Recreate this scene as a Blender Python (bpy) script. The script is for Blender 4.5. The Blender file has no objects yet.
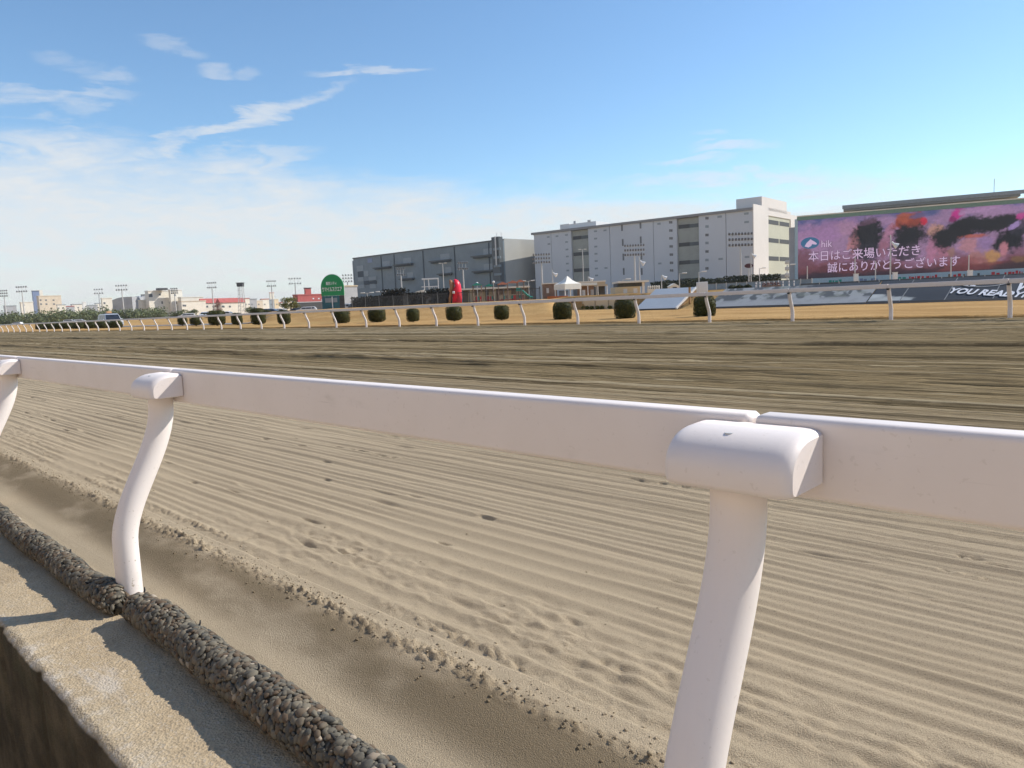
import bpy, math, random
import numpy as np
from mathutils import Vector, Matrix

random.seed(7)
RNG = np.random.default_rng(11)
SC = bpy.context.scene
COL = SC.collection
rad = math.radians

# ------------------------------------------------------------------ camera
# world: +Y runs along the straight to the far left, +X points into the infield, z = 0 is eye height
FOC, PITCH, ROLL, YAW = 740.4, 0.11017, 0.04455, 0.79585
_F = Vector((math.sin(YAW)*math.cos(PITCH), math.cos(YAW)*math.cos(PITCH), -math.sin(PITCH)))
_R0 = Vector((math.cos(YAW), -math.sin(YAW), 0)); _U0 = _R0.cross(_F)
_R = _R0*math.cos(ROLL) - _U0*math.sin(ROLL)
_U = _R0*math.sin(ROLL) + _U0*math.cos(ROLL)
_H = Vector((math.sin(YAW), math.cos(YAW), 0))
cam_data = bpy.data.cameras.new('camera')
cam = bpy.data.objects.new('camera', cam_data); COL.objects.link(cam)
cam.matrix_world = Matrix((( _R.x, _U.x, -_F.x, 0), (_R.y, _U.y, -_F.y, 0), (_R.z, _U.z, -_F.z, 0), (0, 0, 0, 1)))
cam_data.sensor_width = 36; cam_data.lens = 36*FOC/1024
cam_data.clip_start = 0.05; cam_data.clip_end = 9000
SC.camera = cam

def ray(px, py):
    return _F + _R*((px-512)/FOC) - _U*((py-384)/FOC)
def at(px, depth, z=0.0):
    """survey helper: ground position seen at picture column px, `depth` metres ahead, height z"""
    k = (px-512)/FOC
    n = _R - _F*k
    a, b, c = n.x, n.y, -n.z*z
    det = a*_H.y - b*_H.x
    return ((c*_H.y - b*depth)/det, (a*depth - _H.x*c)/det)
def zat(px, py, depth):
    d = ray(px, py); return d.z*depth/(d.x*_H.x + d.y*_H.y)
def on_plane(px, py, P, n):
    d = ray(px, py); return d*(P.dot(n)/d.dot(n))

# ------------------------------------------------------------------ noise
_T = np.random.default_rng(3).random((256, 256))
def vnoise(x, y, s=0):
    x = np.asarray(x, float)+s*17.31; y = np.asarray(y, float)+s*9.77
    xi = np.floor(x).astype(int); yi = np.floor(y).astype(int)
    fx = x-xi; fy = y-yi
    fx = fx*fx*(3-2*fx); fy = fy*fy*(3-2*fy)
    g = lambda a, b: _T[a & 255, b & 255]
    return (g(xi, yi)*(1-fx)+g(xi+1, yi)*fx)*(1-fy) + (g(xi, yi+1)*(1-fx)+g(xi+1, yi+1)*fx)*fy
def fbm(x, y, o=4, s=0):
    r = 0; a = .5; t = 0
    for i in range(o):
        r = r + a*vnoise(x*2**i, y*2**i, s+i); t += a; a *= .5
    return r/t
def sstep(a, b, x):
    t = np.clip((x-a)/(b-a), 0, 1); return t*t*(3-2*t)

# ------------------------------------------------------------------ materials
def lin(r, g, b):
    f = lambda c: c/12.92 if c <= .04045 else ((c+.055)/1.055)**2.4
    return (f(r/255), f(g/255), f(b/255), 1)
class NT:
    def __init__(s, nt): s.nt = nt
    def n(s, t, **kw):
        o = s.nt.nodes.new(t)
        for k, v in kw.items(): setattr(o, k, v)
        return o
    def l(s, a, b): s.nt.links.new(a, b)
    def put(s, sock, v):
        if hasattr(v, 'is_linked') or hasattr(v, 'links'): s.l(v, sock)
        else: sock.default_value = v
    def m(s, op, a, b=0.0, c=None, clamp=False):
        o = s.n('ShaderNodeMath', operation=op, use_clamp=clamp)
        s.put(o.inputs[0], a); s.put(o.inputs[1], b)
        if c is not None: s.put(o.inputs[2], c)
        return o.outputs[0]
    def mix(s, f, a, b):
        o = s.n('ShaderNodeMix', data_type='RGBA')
        s.put(o.inputs[0], f); s.put(o.inputs[6], a); s.put(o.inputs[7], b)
        return o.outputs[2]
    def ramp(s, f, a, b, lo=0.0, hi=1.0):
        o = s.n('ShaderNodeMapRange', interpolation_type='SMOOTHSTEP')
        s.put(o.inputs[0], f); o.inputs[1].default_value = a; o.inputs[2].default_value = b
        o.inputs[3].default_value = lo; o.inputs[4].default_value = hi
        return o.outputs[0]
    def noise(s, vec, scale, detail=3, rough=.55, dist=0.0):
        o = s.n('ShaderNodeTexNoise'); s.l(vec, o.inputs['Vector'])
        o.inputs['Scale'].default_value = scale; o.inputs['Detail'].default_value = detail
        o.inputs['Roughness'].default_value = rough; o.inputs['Distortion'].default_value = dist
        return o.outputs[0]
    def mapv(s, vec, scale):
        o = s.n('ShaderNodeMapping'); s.l(vec, o.inputs[0]); o.inputs['Scale'].default_value = scale
        return o.outputs[0]
def new_mat(name):
    m = bpy.data.materials.new(name); m.use_nodes = True
    t = NT(m.node_tree); b = m.node_tree.nodes['Principled BSDF']
    return m, t, b
def mat(name, c, rough=.6, var=.12, scale=3.0, metal=0.0, spec=.3, bump=0.0, bscale=60):
    """plain surface with uneven colour and an optional fine relief"""
    m, t, b = new_mat(name)
    co = t.n('ShaderNodeTexCoord').outputs['Object']
    f = t.noise(co, scale, 5, .6)
    lo = tuple(max(0, x*(1-var)) for x in c[:3])+(1,); hi = tuple(min(1, x*(1+var)) for x in c[:3])+(1,)
    t.put(b.inputs['Base Color'], t.mix(t.ramp(f, .3, .7), lo, hi))
    b.inputs['Roughness'].default_value = rough; b.inputs['Metallic'].default_value = metal
    b.inputs['Specular IOR Level'].default_value = spec
    if bump:
        bp = t.n('ShaderNodeBump'); bp.inputs['Strength'].default_value = bump; bp.inputs['Distance'].default_value = .01
        t.l(t.noise(co, bscale, 4), bp.inputs['Height']); t.l(bp.outputs[0], b.inputs['Normal'])
    return m
def leaf_mat(name, a, c):
    m, t, b = new_mat(name)
    g = t.n('ShaderNodeNewGeometry')
    co = t.n('ShaderNodeTexCoord').outputs['Object']
    f = t.m('MULTIPLY_ADD', t.noise(co, 2.5, 3), .7, t.m('MULTIPLY', g.outputs['Random Per Island'], .45))
    t.put(b.inputs['Base Color'], t.mix(t.ramp(f, .25, .85), a+(1,), c+(1,)))
    b.inputs['Roughness'].default_value = .65; b.inputs['Specular IOR Level'].default_value = .2
    return m
M = {}
M['rail'] = None
m, t, b = new_mat('rail_white')
g = t.n('ShaderNodeTexCoord').outputs['Object']
f = t.noise(g, 2.2, 6, .65); f2 = t.noise(t.mapv(g, (30, 3, 9)), 1.0, 4, .7)
base = t.mix(t.ramp(f, .35, .75), (.835, .76, .72, 1), (.79, .715, .67, 1))
base = t.mix(t.m('MULTIPLY', t.ramp(f2, .60, .78), .28), base, (.52, .47, .43, 1))
sp_ = t.noise(g, 75, 2, .5); pz = t.n('ShaderNodeSeparateXYZ'); t.l(t.n('ShaderNodeNewGeometry').outputs['Position'], pz.inputs[0])
low = t.ramp(pz.outputs[2], -.55, -1.15, .16, 1.0)
base = t.mix(t.m('MULTIPLY', t.m('MULTIPLY', t.ramp(sp_, .67, .72), .75), low), base, (.36, .29, .20, 1))
base = t.mix(t.m('MULTIPLY', t.ramp(pz.outputs[2], -.95, -1.16), t.m('MULTIPLY', t.ramp(t.noise(g, 14, 4), .4, .65), .4)), base, (.46, .38, .28, 1))
scr = t.noise(t.mapv(g, (160, 2.2, 60)), 1.0, 2, .5)
base = t.mix(t.m('MULTIPLY', t.ramp(scr, .70, .76), .35), base, (.55, .50, .46, 1))
t.put(b.inputs['Base Color'], base); b.inputs['Roughness'].default_value = .52; b.inputs['Specular IOR Level'].default_value = .35
bp = t.n('ShaderNodeBump'); bp.inputs['Strength'].default_value = .06; bp.inputs['Distance'].default_value = .004
t.l(t.noise(g, 90, 3), bp.inputs['Height']); t.l(bp.outputs[0], b.inputs['Normal'])
M['rail'] = m

# sand of the racing track: paler and dry along this rail, darker where it has been harrowed
m, t, b = new_mat('track_sand')
geo = t.n('ShaderNodeNewGeometry'); pos = geo.outputs['Position']
sx = t.n('ShaderNodeSeparateXYZ'); t.l(pos, sx.inputs[0])
wig = t.noise(t.mapv(pos, (.25, .06, 0)), 1.0, 3)
xx = t.m('MULTIPLY_ADD', wig, 2.2, sx.outputs[0])
base = t.mix(t.ramp(xx, 5.6, 9.2), (.450, .360, .246, 1), (.285, .218, .120, 1))
farm = t.ramp(xx, 4.8, 8.4, .10, 1.0)
st = t.noise(t.mapv(pos, (5.2, .010, 1)), 1.0, 3, .6)
base = t.mix(t.m('MULTIPLY', t.m('MULTIPLY', t.ramp(st, .50, .60), .62), farm), base, (.095, .074, .040, 1))
st3 = t.noise(t.mapv(pos, (7.5, .16, 1)), 1.0, 4, .7)
base = t.mix(t.m('MULTIPLY', t.m('MULTIPLY', t.ramp(st3, .53, .60), .66), farm), base, (.060, .047, .026, 1))
st4 = t.noise(t.mapv(pos, (5.6, .02, 2)), 1.0, 3, .6)
base = t.mix(t.m('MULTIPLY', t.m('MULTIPLY', t.ramp(st4, .55, .64), .7), farm), base, (.46, .385, .255, 1))
st2 = t.noise(t.mapv(pos, (.8, .03, 1)), 1.0, 3, .6)
for x0, wd, cc in ((9.62, .15, (.05, .038, .02, 1)), (13.55, .10, (.06, .046, .025, 1)), (13.95, .16, (.50, .42, .28, 1)), (10.2, .12, (.46, .38, .24, 1)), (7.3, .06, (.08, .06, .035, 1)), (16.9, .16, (.09, .07, .04, 1)), (5.9, .035, (.12, .09, .055, 1))):
    dl = t.m('DIVIDE', t.m('SUBTRACT', t.m('MULTIPLY_ADD', t.noise(t.mapv(pos, (.01, .11, 0)), 1.0, 4), .8, sx.outputs[0]), x0+.4), wd)
    ln = t.ramp(t.m('MULTIPLY', dl, dl), 1.0, .15)
    base = t.mix(t.m('MULTIPLY', ln, t.ramp(t.noise(t.mapv(pos, (2, 1.3, 1)), 1.0, 4, .7), .36, .58, .25, .85)), base, cc)
base = t.mix(t.m('MULTIPLY', t.ramp(st2, .5, .66), .16), base, (.40, .33, .23, 1))
dark_band = t.m('MULTIPLY', t.ramp(t.noise(t.mapv(pos, (3.0, 1.3, 1)), 1.0, 3, .6), .30, .54), t.m('MULTIPLY', t.ramp(sx.outputs[0], 1.06, 1.24), t.m('SUBTRACT', 1.0, t.ramp(sx.outputs[0], 1.33, 1.45))))  # patchy darker sand in a band along the track edge
base = t.mix(t.m('MULTIPLY', dark_band, .85), base, (.185, .140, .085, 1))
gr = t.noise(pos, 240, 2, .7); gr2 = t.noise(pos, 150, 3, .7)
base = t.mix(t.m('MULTIPLY', t.ramp(gr, .50, .70), .72), base, (.20, .155, .105, 1))
base = t.mix(t.m('MULTIPLY', t.ramp(gr2, .58, .8), .35), base, (.62, .54, .42, 1))
t.put(b.inputs['Base Color'], base); b.inputs['Roughness'].default_value = .95; b.inputs['Specular IOR Level'].default_value = .02
near = t.m('SUBTRACT', 1.0, t.ramp(sx.outputs[0], 2.0, 8.0))
h = t.m('MULTIPLY_ADD', t.noise(pos, 260, 2, .7), .0062, t.m('MULTIPLY', t.noise(pos, 60, 4, .7), .003))
h = t.m('MULTIPLY_ADD', t.noise(t.mapv(pos, (11.0, .30, 1)), 1.0, 5, .78), t.m('MULTIPLY', t.m('SUBTRACT', 1.0, near), .15), h)
bp = t.n('ShaderNodeBump'); bp.inputs['Strength'].default_value = .85; bp.inputs['Distance'].default_value = 1.0
t.l(h, bp.inputs['Height']); t.l(bp.outputs[0], b.inputs['Normal'])
M['sand'] = m

# dry winter turf
m, t, b = new_mat('dry_turf')
geo = t.n('ShaderNodeNewGeometry'); pos = geo.outputs['Position']
f = t.noise(t.mapv(pos, (.55, .16, .6)), 1.0, 6, .7); f2 = t.noise(pos, 5.5, 5, .75); f3 = t.noise(t.mapv(pos, (.08, .03, .1)), 1.0, 3)
base = t.mix(t.ramp(f, .32, .68), (.42, .245, .095, 1), (.58, .37, .16, 1))
base = t.mix(t.m('MULTIPLY', t.ramp(f2, .45, .75), .45), base, (.27, .165, .06, 1))
base = t.mix(t.m('MULTIPLY', t.ramp(f3, .5, .75), .4), base, (.33, .25, .10, 1))
t.put(b.inputs['Base Color'], base); b.inputs['Roughness'].default_value = .95; b.inputs['Specular IOR Level'].default_value = .05
bp = t.n('ShaderNodeBump'); bp.inputs['Strength'].default_value = .7; bp.inputs['Distance'].default_value = .15
t.l(t.noise(pos, 9, 5, .75), bp.inputs['Height']); t.l(bp.outputs[0], b.inputs['Normal'])
M['turf'] = m

# kerb: old exposed-aggregate concrete, soiled and mossy on its face
m, t, b = new_mat('kerb_concrete')
geo = t.n('ShaderNodeNewGeometry'); pos = geo.outputs['Position']
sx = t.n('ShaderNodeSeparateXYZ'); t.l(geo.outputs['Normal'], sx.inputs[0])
f = t.noise(pos, 3.0, 6, .7); v = t.n('ShaderNodeTexVoronoi'); t.l(pos, v.inputs['Vector']); v.inputs['Scale'].default_value = 130
vs = t.n('ShaderNodeSeparateColor'); t.l(v.outputs['Color'], vs.inputs[0])
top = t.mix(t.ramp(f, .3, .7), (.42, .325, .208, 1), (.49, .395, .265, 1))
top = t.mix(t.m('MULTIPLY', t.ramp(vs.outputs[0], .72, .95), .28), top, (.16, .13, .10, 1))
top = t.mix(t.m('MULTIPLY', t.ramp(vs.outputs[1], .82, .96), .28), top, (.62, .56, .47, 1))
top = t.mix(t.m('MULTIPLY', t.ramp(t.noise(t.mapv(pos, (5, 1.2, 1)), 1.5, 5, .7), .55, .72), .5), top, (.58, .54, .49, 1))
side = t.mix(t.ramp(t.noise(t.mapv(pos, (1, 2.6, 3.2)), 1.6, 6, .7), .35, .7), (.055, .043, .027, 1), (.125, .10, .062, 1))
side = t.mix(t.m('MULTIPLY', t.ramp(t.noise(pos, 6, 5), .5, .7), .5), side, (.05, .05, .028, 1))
top = t.mix(t.m('MULTIPLY', t.ramp(t.noise(pos, 2.2, 5, .7), .50, .66), .38), top, (.25, .20, .135, 1))
pk = t.n('ShaderNodeSeparateXYZ'); t.l(pos, pk.inputs[0])
top = t.mix(t.m('MULTIPLY', t.ramp(pk.outputs[0], .66, .56), t.m('MULTIPLY', t.ramp(t.noise(pos, 9, 5, .7), .45, .65), .55)), top, (.60, .56, .50, 1))
top = t.mix(t.m('MULTIPLY', t.ramp(pk.outputs[0], .70, .88), t.ramp(t.noise(pos, 5, 5, .7), .40, .6, 0, .7)), top, (.45, .36, .246, 1))
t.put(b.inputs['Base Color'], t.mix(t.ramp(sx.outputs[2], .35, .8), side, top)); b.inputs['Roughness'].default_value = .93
b.inputs['Specular IOR Level'].default_value = .15
bp = t.n('ShaderNodeBump'); bp.inputs['Strength'].default_value = .6; bp.inputs['Distance'].default_value = .01
t.l(t.m('ADD', t.noise(pos, 45, 5, .7), t.m('MULTIPLY', v.outputs['Distance'], .5)), bp.inputs['Height']); t.l(bp.outputs[0], b.inputs['Normal'])
M['kerb'] = m

m, t, b = new_mat('pebbles')
g = t.n('ShaderNodeNewGeometry'); co = t.n('ShaderNodeTexCoord').outputs['Object']
r_ = g.outputs['Random Per Island']
base = t.mix(t.ramp(r_, 0, .55), (.068, .066, .058, 1), (.165, .145, .108, 1))
base = t.mix(t.ramp(r_, .55, .86), base, (.115, .080, .052, 1))
base = t.mix(t.ramp(r_, .955, .98), base, (.36, .30, .23, 1))
base = t.mix(t.m('MULTIPLY', t.ramp(t.noise(co, 160, 3), .5, .7), .3), base, (.17, .145, .11, 1))
base = t.mix(t.m('MULTIPLY', t.ramp(t.noise(co, 7, 4), .50, .70), .30), base, (.24, .20, .14, 1))
t.put(b.inputs['Base Color'], base); b.inputs['Roughness'].default_value = .8; b.inputs['Specular IOR Level'].default_value = .25
M['pebble'] = m
M['net'] = mat('net_dark', (.085, .075, .058), .9, .4, 30)
M['pave'] = mat('stand_pavement', (.40, .335, .26), .9, .25, 2, bump=.4)
M['white'] = mat('white_paint', (.74, .73, .71), .5, .06)
M['galv'] = mat('galvanised_steel', (.55, .55, .54), .45, .1, metal=.0)
M['lamp'] = mat('lamp_housing', (.16, .165, .175), .5, .2)
M['glass'] = mat('dark_glass', (.025, .03, .04), .12, .3, spec=.6)
M['dark'] = mat('dark_metal', (.06, .062, .065), .6, .2)
M['black'] = mat('black_shade', (.02, .02, .022), .8, .2)
M['tyre'] = mat('tyre_rubber', (.02, .02, .02), .85, .2)
M['wh_front'] = mat('warehouse_panel', (.53, .56, .605), .6, .04, .05)
M['wh_bay'] = mat('warehouse_louvre', (.30, .315, .29), .6, .10, .2)
M['wh_end'] = mat('warehouse_end_panel', (.70, .665, .63), .6, .04, .05)
M['wh_green'] = mat('warehouse_green_panel', (.50, .50, .40), .6, .05, .1)
M['wh_roof'] = mat('warehouse_eaves', (.24, .24, .245), .6, .08)
M['dk_front'] = mat('dark_cladding', (.185, .228, .256), .55, .10, .12)
M['dk_joint'] = mat('dark_joint', (.05, .07, .09), .7, .1)
M['dk_ledge'] = mat('ledge_concrete', (.10, .115, .125), .7, .15)
M['dk_door'] = mat('pale_shutter', (.27, .31, .34), .6, .1)
M['dk_end'] = mat('end_cladding', (.46, .46, .43), .55, .05, .1)
M['cream'] = mat('cream_render', (.74, .70, .61), .7, .06, .3)
M['cream2'] = mat('warm_render', (.70, .57, .38), .7, .06, .3)
M['greywall'] = mat('grey_render', (.38, .39, .41), .7, .08, .3)
M['tan'] = mat('tan_render', (.64, .55, .43), .7, .06, .3)  # far town walls, paled in place of distance haze
M['red'] = mat('red_roof', (.42, .10, .09), .7, .12, .5)
M['blue'] = mat('blue_panel', (.20, .25, .38), .5, .1, .3)
M['brown'] = mat('brown_board', (.22, .15, .115), .7, .15, 2)
M['beige'] = mat('beige_board', (.50, .42, .30), .7, .08, 1)
M['tent'] = mat('tent_canvas', (.80, .775, .70), .7, .04)
M['orange'] = mat('orange_plastic', (.48, .14, .04), .5, .1)
M['slide'] = mat('green_plastic', (.03, .30, .24), .4, .1)
M['playred'] = mat('red_plastic', (.58, .03, .04), .4, .1)
M['salmon'] = mat('salmon_roof', (.55, .22, .15), .6, .1)
M['inflate'] = mat('red_vinyl', (.80, .02, .05), .35, .06)
M['inflbrown'] = mat('brown_vinyl', (.34, .17, .08), .45, .12)
M['sign_green'] = mat('sign_green', (.018, .27, .095), .45, .08)
M['sign_teal'] = mat('teal_board', (.035, .13, .16), .5, .2, 1.5)
M['wood'] = mat('timber', (.33, .20, .09), .8, .2, 4)
M['board'] = mat('reclining_board_white', (.42, .455, .49), .35, .03, 1)
M['asphalt'] = mat('path_asphalt', (.24, .225, .22), .9, .12, .5)
M['letter'] = mat('white_letter', (.80, .80, .82), .5, .04)
M['bush'] = leaf_mat('topiary_leaf', (.012, .017, .005), (.105, .100, .022))
M['hedge'] = leaf_mat('hedge_leaf', (.014, .022, .010), (.045, .055, .02))
M['tree'] = leaf_mat('tree_leaf', (.085, .11, .05), (.18, .20, .09))
M['tree_y'] = leaf_mat('yellow_tree_leaf', (.08, .10, .02), (.19, .18, .045))
M['tree_r'] = leaf_mat('russet_tree_leaf', (.16, .075, .055), (.27, .14, .10))
M['trunk'] = mat('bark', (.10, .075, .055), .9, .2, 6)
M['silver'] = mat('silver_paint', (.55, .57, .60), .28, .04, metal=.3, spec=.5)
M['cardark'] = mat('dark_car_paint', (.06, .07, .085), .28, .05, spec=.5)
M['carblue'] = mat('blue_car_paint', (.12, .18, .30), .28, .05, spec=.5)
M['carwhite'] = mat('white_car_paint', (.74, .74, .74), .28, .03, spec=.5)
M['amber'] = mat('amber_lens', (.75, .42, .22), .3, .05)
M['headlight'] = mat('headlight_lens', (.8, .8, .8), .15, .03, spec=.6)

# ------------------------------------------------------------------ objects
def tag(o, label=None, cat=None, group=None, kind=None):
    if label: o['label'] = label
    if cat: o['category'] = cat
    if group: o['group'] = group
    if kind: o['kind'] = kind
    return o
def empty(name, loc=(0, 0, 0), rz=0, label=None, cat=None, group=None):
    o = bpy.data.objects.new(name, None); COL.objects.link(o); o.empty_display_size = .3
    o.location = loc; o.rotation_euler = (0, 0, rz)
    return tag(o, label, cat, group)
def link_mesh(name, me, parent=None):
    o = bpy.data.objects.new(name, me); COL.objects.link(o)
    if parent: o.parent = parent
    return o
def np_mesh(name, v, f, material, smooth=False):
    """v (n,3) array, f (m,k) array of equal-sized faces"""
    me = bpy.data.meshes.new(name); v = np.asarray(v, np.float32); f = np.asarray(f, np.int32); k = f.shape[1]
    me.vertices.add(len(v)); me.vertices.foreach_set('co', v.ravel())
    me.loops.add(f.size); me.loops.foreach_set('vertex_index', f.ravel())
    me.polygons.add(len(f)); me.polygons.foreach_set('loop_start', np.arange(0, f.size, k, dtype=np.int32))
    me.polygons.foreach_set('loop_total', np.full(len(f), k, np.int32))
    if smooth: me.polygons.foreach_set('use_smooth', np.ones(len(f), bool))
    me.update(calc_edges=True); me.validate(); me.materials.append(material)
    return me
def grid_faces(nx, ny):
    i = np.arange(nx*ny).reshape(nx, ny)
    return np.stack([i[:-1, :-1], i[1:, :-1], i[1:, 1:], i[:-1, 1:]], -1).reshape(-1, 4)
class MB:
    def __init__(s): s.v = []; s.f = []; s.sm = []
    def add(s, v, f, smooth=False):
        o = len(s.v); s.v += [tuple(p) for p in v]
        for q in f: s.f.append(tuple(o+i for i in q)); s.sm.append(smooth)
        return s
    def box(s, x0, x1, y0, y1, z0, z1, bev=0.0):
        if bev <= 0:
            v = [(x, y, z) for z in (z0, z1) for y in (y0, y1) for x in (x0, x1)]
            return s.add(v, [(0, 2, 3, 1), (4, 5, 7, 6), (0, 1, 5, 4), (2, 6, 7, 3), (0, 4, 6, 2), (1, 3, 7, 5)])
        import bmesh
        bm = bmesh.new(); bmesh.ops.create_cube(bm, size=1)
        for q in bm.verts: q.co = ((x0+x1)/2+q.co.x*(x1-x0), (y0+y1)/2+q.co.y*(y1-y0), (z0+z1)/2+q.co.z*(z1-z0))
        bmesh.ops.bevel(bm, geom=bm.edges[:], offset=bev, segments=3, affect='EDGES', profile=.5)
        bm.verts.index_update()
        s.add([q.co[:] for q in bm.verts], [[q.index for q in f.verts] for f in bm.faces], True); bm.free()
        return s
    def prism(s, pts, h0, h1, axis='y', cap=True, smooth=False):
        """outline pts (a,b) extruded along an axis: y -> (a,h,b), z -> (a,b,h), x -> (h,a,b)"""
        P = {'y': lambda p, h: (p[0], h, p[1]), 'z': lambda p, h: (p[0], p[1], h), 'x': lambda p, h: (h, p[0], p[1])}[axis]
        n = len(pts); v = [P(p, h0) for p in pts]+[P(p, h1) for p in pts]
        s.add(v, [(i, (i+1) % n, n+(i+1) % n, n+i) for i in range(n)], smooth)
        if cap:
            s.add([P(p, h0) for p in pts], [tuple(range(n))[::-1]]); s.add([P(p, h1) for p in pts], [tuple(range(n))])
        return s
    def tube(s, pts, r, seg=12, cap=True, smooth=True):
        pts = [Vector(p) for p in pts]; n = len(pts); rs = r if hasattr(r, '__len__') else [r]*n
        ref = Vector((0, 1, 0)); rings = []
        for i, p in enumerate(pts):
            d = (pts[min(i+1, n-1)]-pts[max(i-1, 0)]).normalized()
            a = ref if abs(d.dot(ref)) < .9 else Vector((1, 0, 0))
            u = d.cross(a).normalized(); w = d.cross(u)
            rings.append([p+(u*math.cos(2*math.pi*k/seg)+w*math.sin(2*math.pi*k/seg))*rs[i] for k in range(seg)])
        v = [q for R in rings for q in R]
        f = [(i*seg+k, i*seg+(k+1) % seg, (i+1)*seg+(k+1) % seg, (i+1)*seg+k) for i in range(n-1) for k in range(seg)]
        s.add(v, f, smooth)
        if cap:
            s.add(rings[0], [tuple(range(seg))[::-1]]); s.add(rings[-1], [tuple(range(seg))])
        return s
    def mesh(s, name, material):
        me = bpy.data.meshes.new(name); me.from_pydata(s.v, [], s.f)
        me.polygons.foreach_set('use_smooth', s.sm); me.materials.append(material); me.update()
        import bmesh
        bm = bmesh.new(); bm.from_mesh(me); bmesh.ops.recalc_face_normals(bm, faces=bm.faces[:]); bm.to_mesh(me); bm.free()
        return me
    def build(s, name, material, parent=None): return link_mesh(name, s.mesh(name, material), parent)
def dup(o, parent=None):
    c = o.copy(); COL.objects.link(c)
    if parent is not None: c.parent = parent
    for ch in list(o.children): dup(ch, c)
    return c
def box(name, material, parent, *a, **k): return MB().box(*a, **k).build(name, material, parent)

# ------------------------------------------------------------------ sand track
RZ = -1.155
def sand_h(x, y):
    z = np.where(x < 1.5, RZ, 0)+np.where(x >= 1.5, -1.112+(x-1.5)*(.16/20.4), 0)
    z = np.where(x < 1.5, RZ+.012*fbm(x*3, y*2.2, 3, 5)+.046*sstep(1.13, 1.40, x+.05*(fbm(y*1.1, x*0, 3, 9)-.5)), z)
    # loose bank that lies against the rail footing
    z += .018*sstep(1.02, .93, x)
    e = 1.40+.06*(fbm(y*1.2, y*0, 3, 21)-.5)
    cl = np.exp(-((x-e)/.032)**2)+.7*np.exp(-((x-e-.13-.05*fbm(y*.7, y*0, 2, 23))/.022)**2)*sstep(.40, .6, fbm(y*.8, y*0, 2, 25))
    z += cl*(.027*np.maximum(fbm(x*70, y*55, 3, 31)-.42, 0)*2.2)*(.65+.7*sstep(.35, .65, fbm(y*1.6, y*0, 2, 33)))
    on = sstep(1.42, 1.62, x)
    near = on*(1-sstep(5.5, 9.0, x))
    wv_ = 1-sstep(1.6, 3.0, x)
    ph = x/.108+.62*fbm(x*.16, y*.22, 3, 41)+(.10+.30*wv_)*fbm(x*2.0, y*1.1, 2, 43)
    w = 1-np.abs(np.sin(np.pi*ph))*.92
    amp = .0082*(.50+1.0*sstep(.3, .7, fbm(x*.9, y*.35, 3, 47)))
    z += near*amp*w
    ph2 = x/.061+.8*fbm(x*.8, y*.5, 3, 51)
    z += near*.0030*np.sin(2*np.pi*ph2)*sstep(.35, .6, fbm(x*1.3, y*.5, 2, 53))
    # scuffed strip beside the edge and churned patches further out
    scuff = np.exp(-((x-1.74)/.24)**2)*sstep(.36, .56, fbm(x*2.2, y*1.1, 3, 61))+.3*near*sstep(.66, .76, fbm(x*1.9, y*.45, 3, 63))
    sc_ = fbm(x*33, y*15, 4, 65)-.5
    z += scuff*(.020*sc_-.006*np.maximum(-sc_-.10, 0)*2)*(.6+.6*sstep(.3, .7, fbm(x*4, y*2.5, 2, 66)))
    z += on*.010*(fbm(x*5, y*1.6, 3, 71)-.5)
    far = sstep(5.0, 8.5, x)
    ph3 = x/.33+.9*fbm(x*.3, y*.12, 3, 81)
    cld = np.maximum(fbm(x*16, y*1.6, 3, 83)-.45, 0)*sstep(.30, .62, fbm(x*.9, y*.10, 3, 85))
    z += far*(.012*np.sin(2*np.pi*ph3)+.055*cld+.020*(fbm(x*14, y*.4, 2, 86)-.5))
    z += .012*on*(1-far)*(fbm(x*9, y*.8, 2, 87)-.5)
    # harrow ruts
    for x0, wd, dp in ((9.05, .12, .11), (9.35, .14, -.05), (8.75, .08, .04), (13.4, .09, .08), (13.66, .08, -.05), (16.4, .10, .05), (18.3, .10, .05), (7.2, .07, .04), (6.6, .06, .03), (11.2, .12, .04)):
        xc = x0+.25*(fbm(y*.05, y*0, 2, int(x0*7))-.5)
        z -= dp*np.exp(-((x-xc)/wd)**2)*(.45+1.1*fbm(y*.9, x*0+x0, 3, 91))
    return z
def axis_pts(segs):
    out = []
    for a, b, s0, s1 in segs:
        p = a; L = b-a
        while p < b-1e-6:
            out.append(p); p += s0+(s1-s0)*(p-a)/L
    out.append(segs[-1][1]); return np.array(out)
xs = axis_pts([(.925, 2.6, .008, .008), (2.6, 6, .008, .022), (6, 22.15, .022, .055)])
ys = axis_pts([(-30, -2, 1.5, .08), (-2, 4.2, .011, .011), (4.2, 14, .011, .06), (14, 60, .06, .5), (60, 420, .5, 6)])
X, Y = np.meshgrid(xs, ys, indexing='ij')
Z = sand_h(X, Y)
prng = random.Random(5)
pits = []
for i in range(240):
    px_, py_ = prng.uniform(1.55, 8.0), prng.uniform(.2, 16)
    pits.append((px_, py_, prng.uniform(.009, .019), prng.uniform(.03, .12), prng.uniform(.006, .017)))
for (cx, cy, n, st_) in ((3.1, .62, 6, .035), (3.28, .60, 4, .04), (3.2, 4.3, 9, .09), (4.1, 3.2, 8, .06), (5.0, 5.5, 12, .10), (3.6, 2.2, 7, .06), (4.6, 2.4, 7, .07), (3.9, 6.2, 10, .08)):
    for k in range(n):
        pits.append((cx+prng.uniform(-.025, .025), cy+k*st_*prng.uniform(.8, 1.25), prng.uniform(.010, .017), st_*prng.uniform(.3, .6), prng.uniform(.006, .014)))
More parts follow.
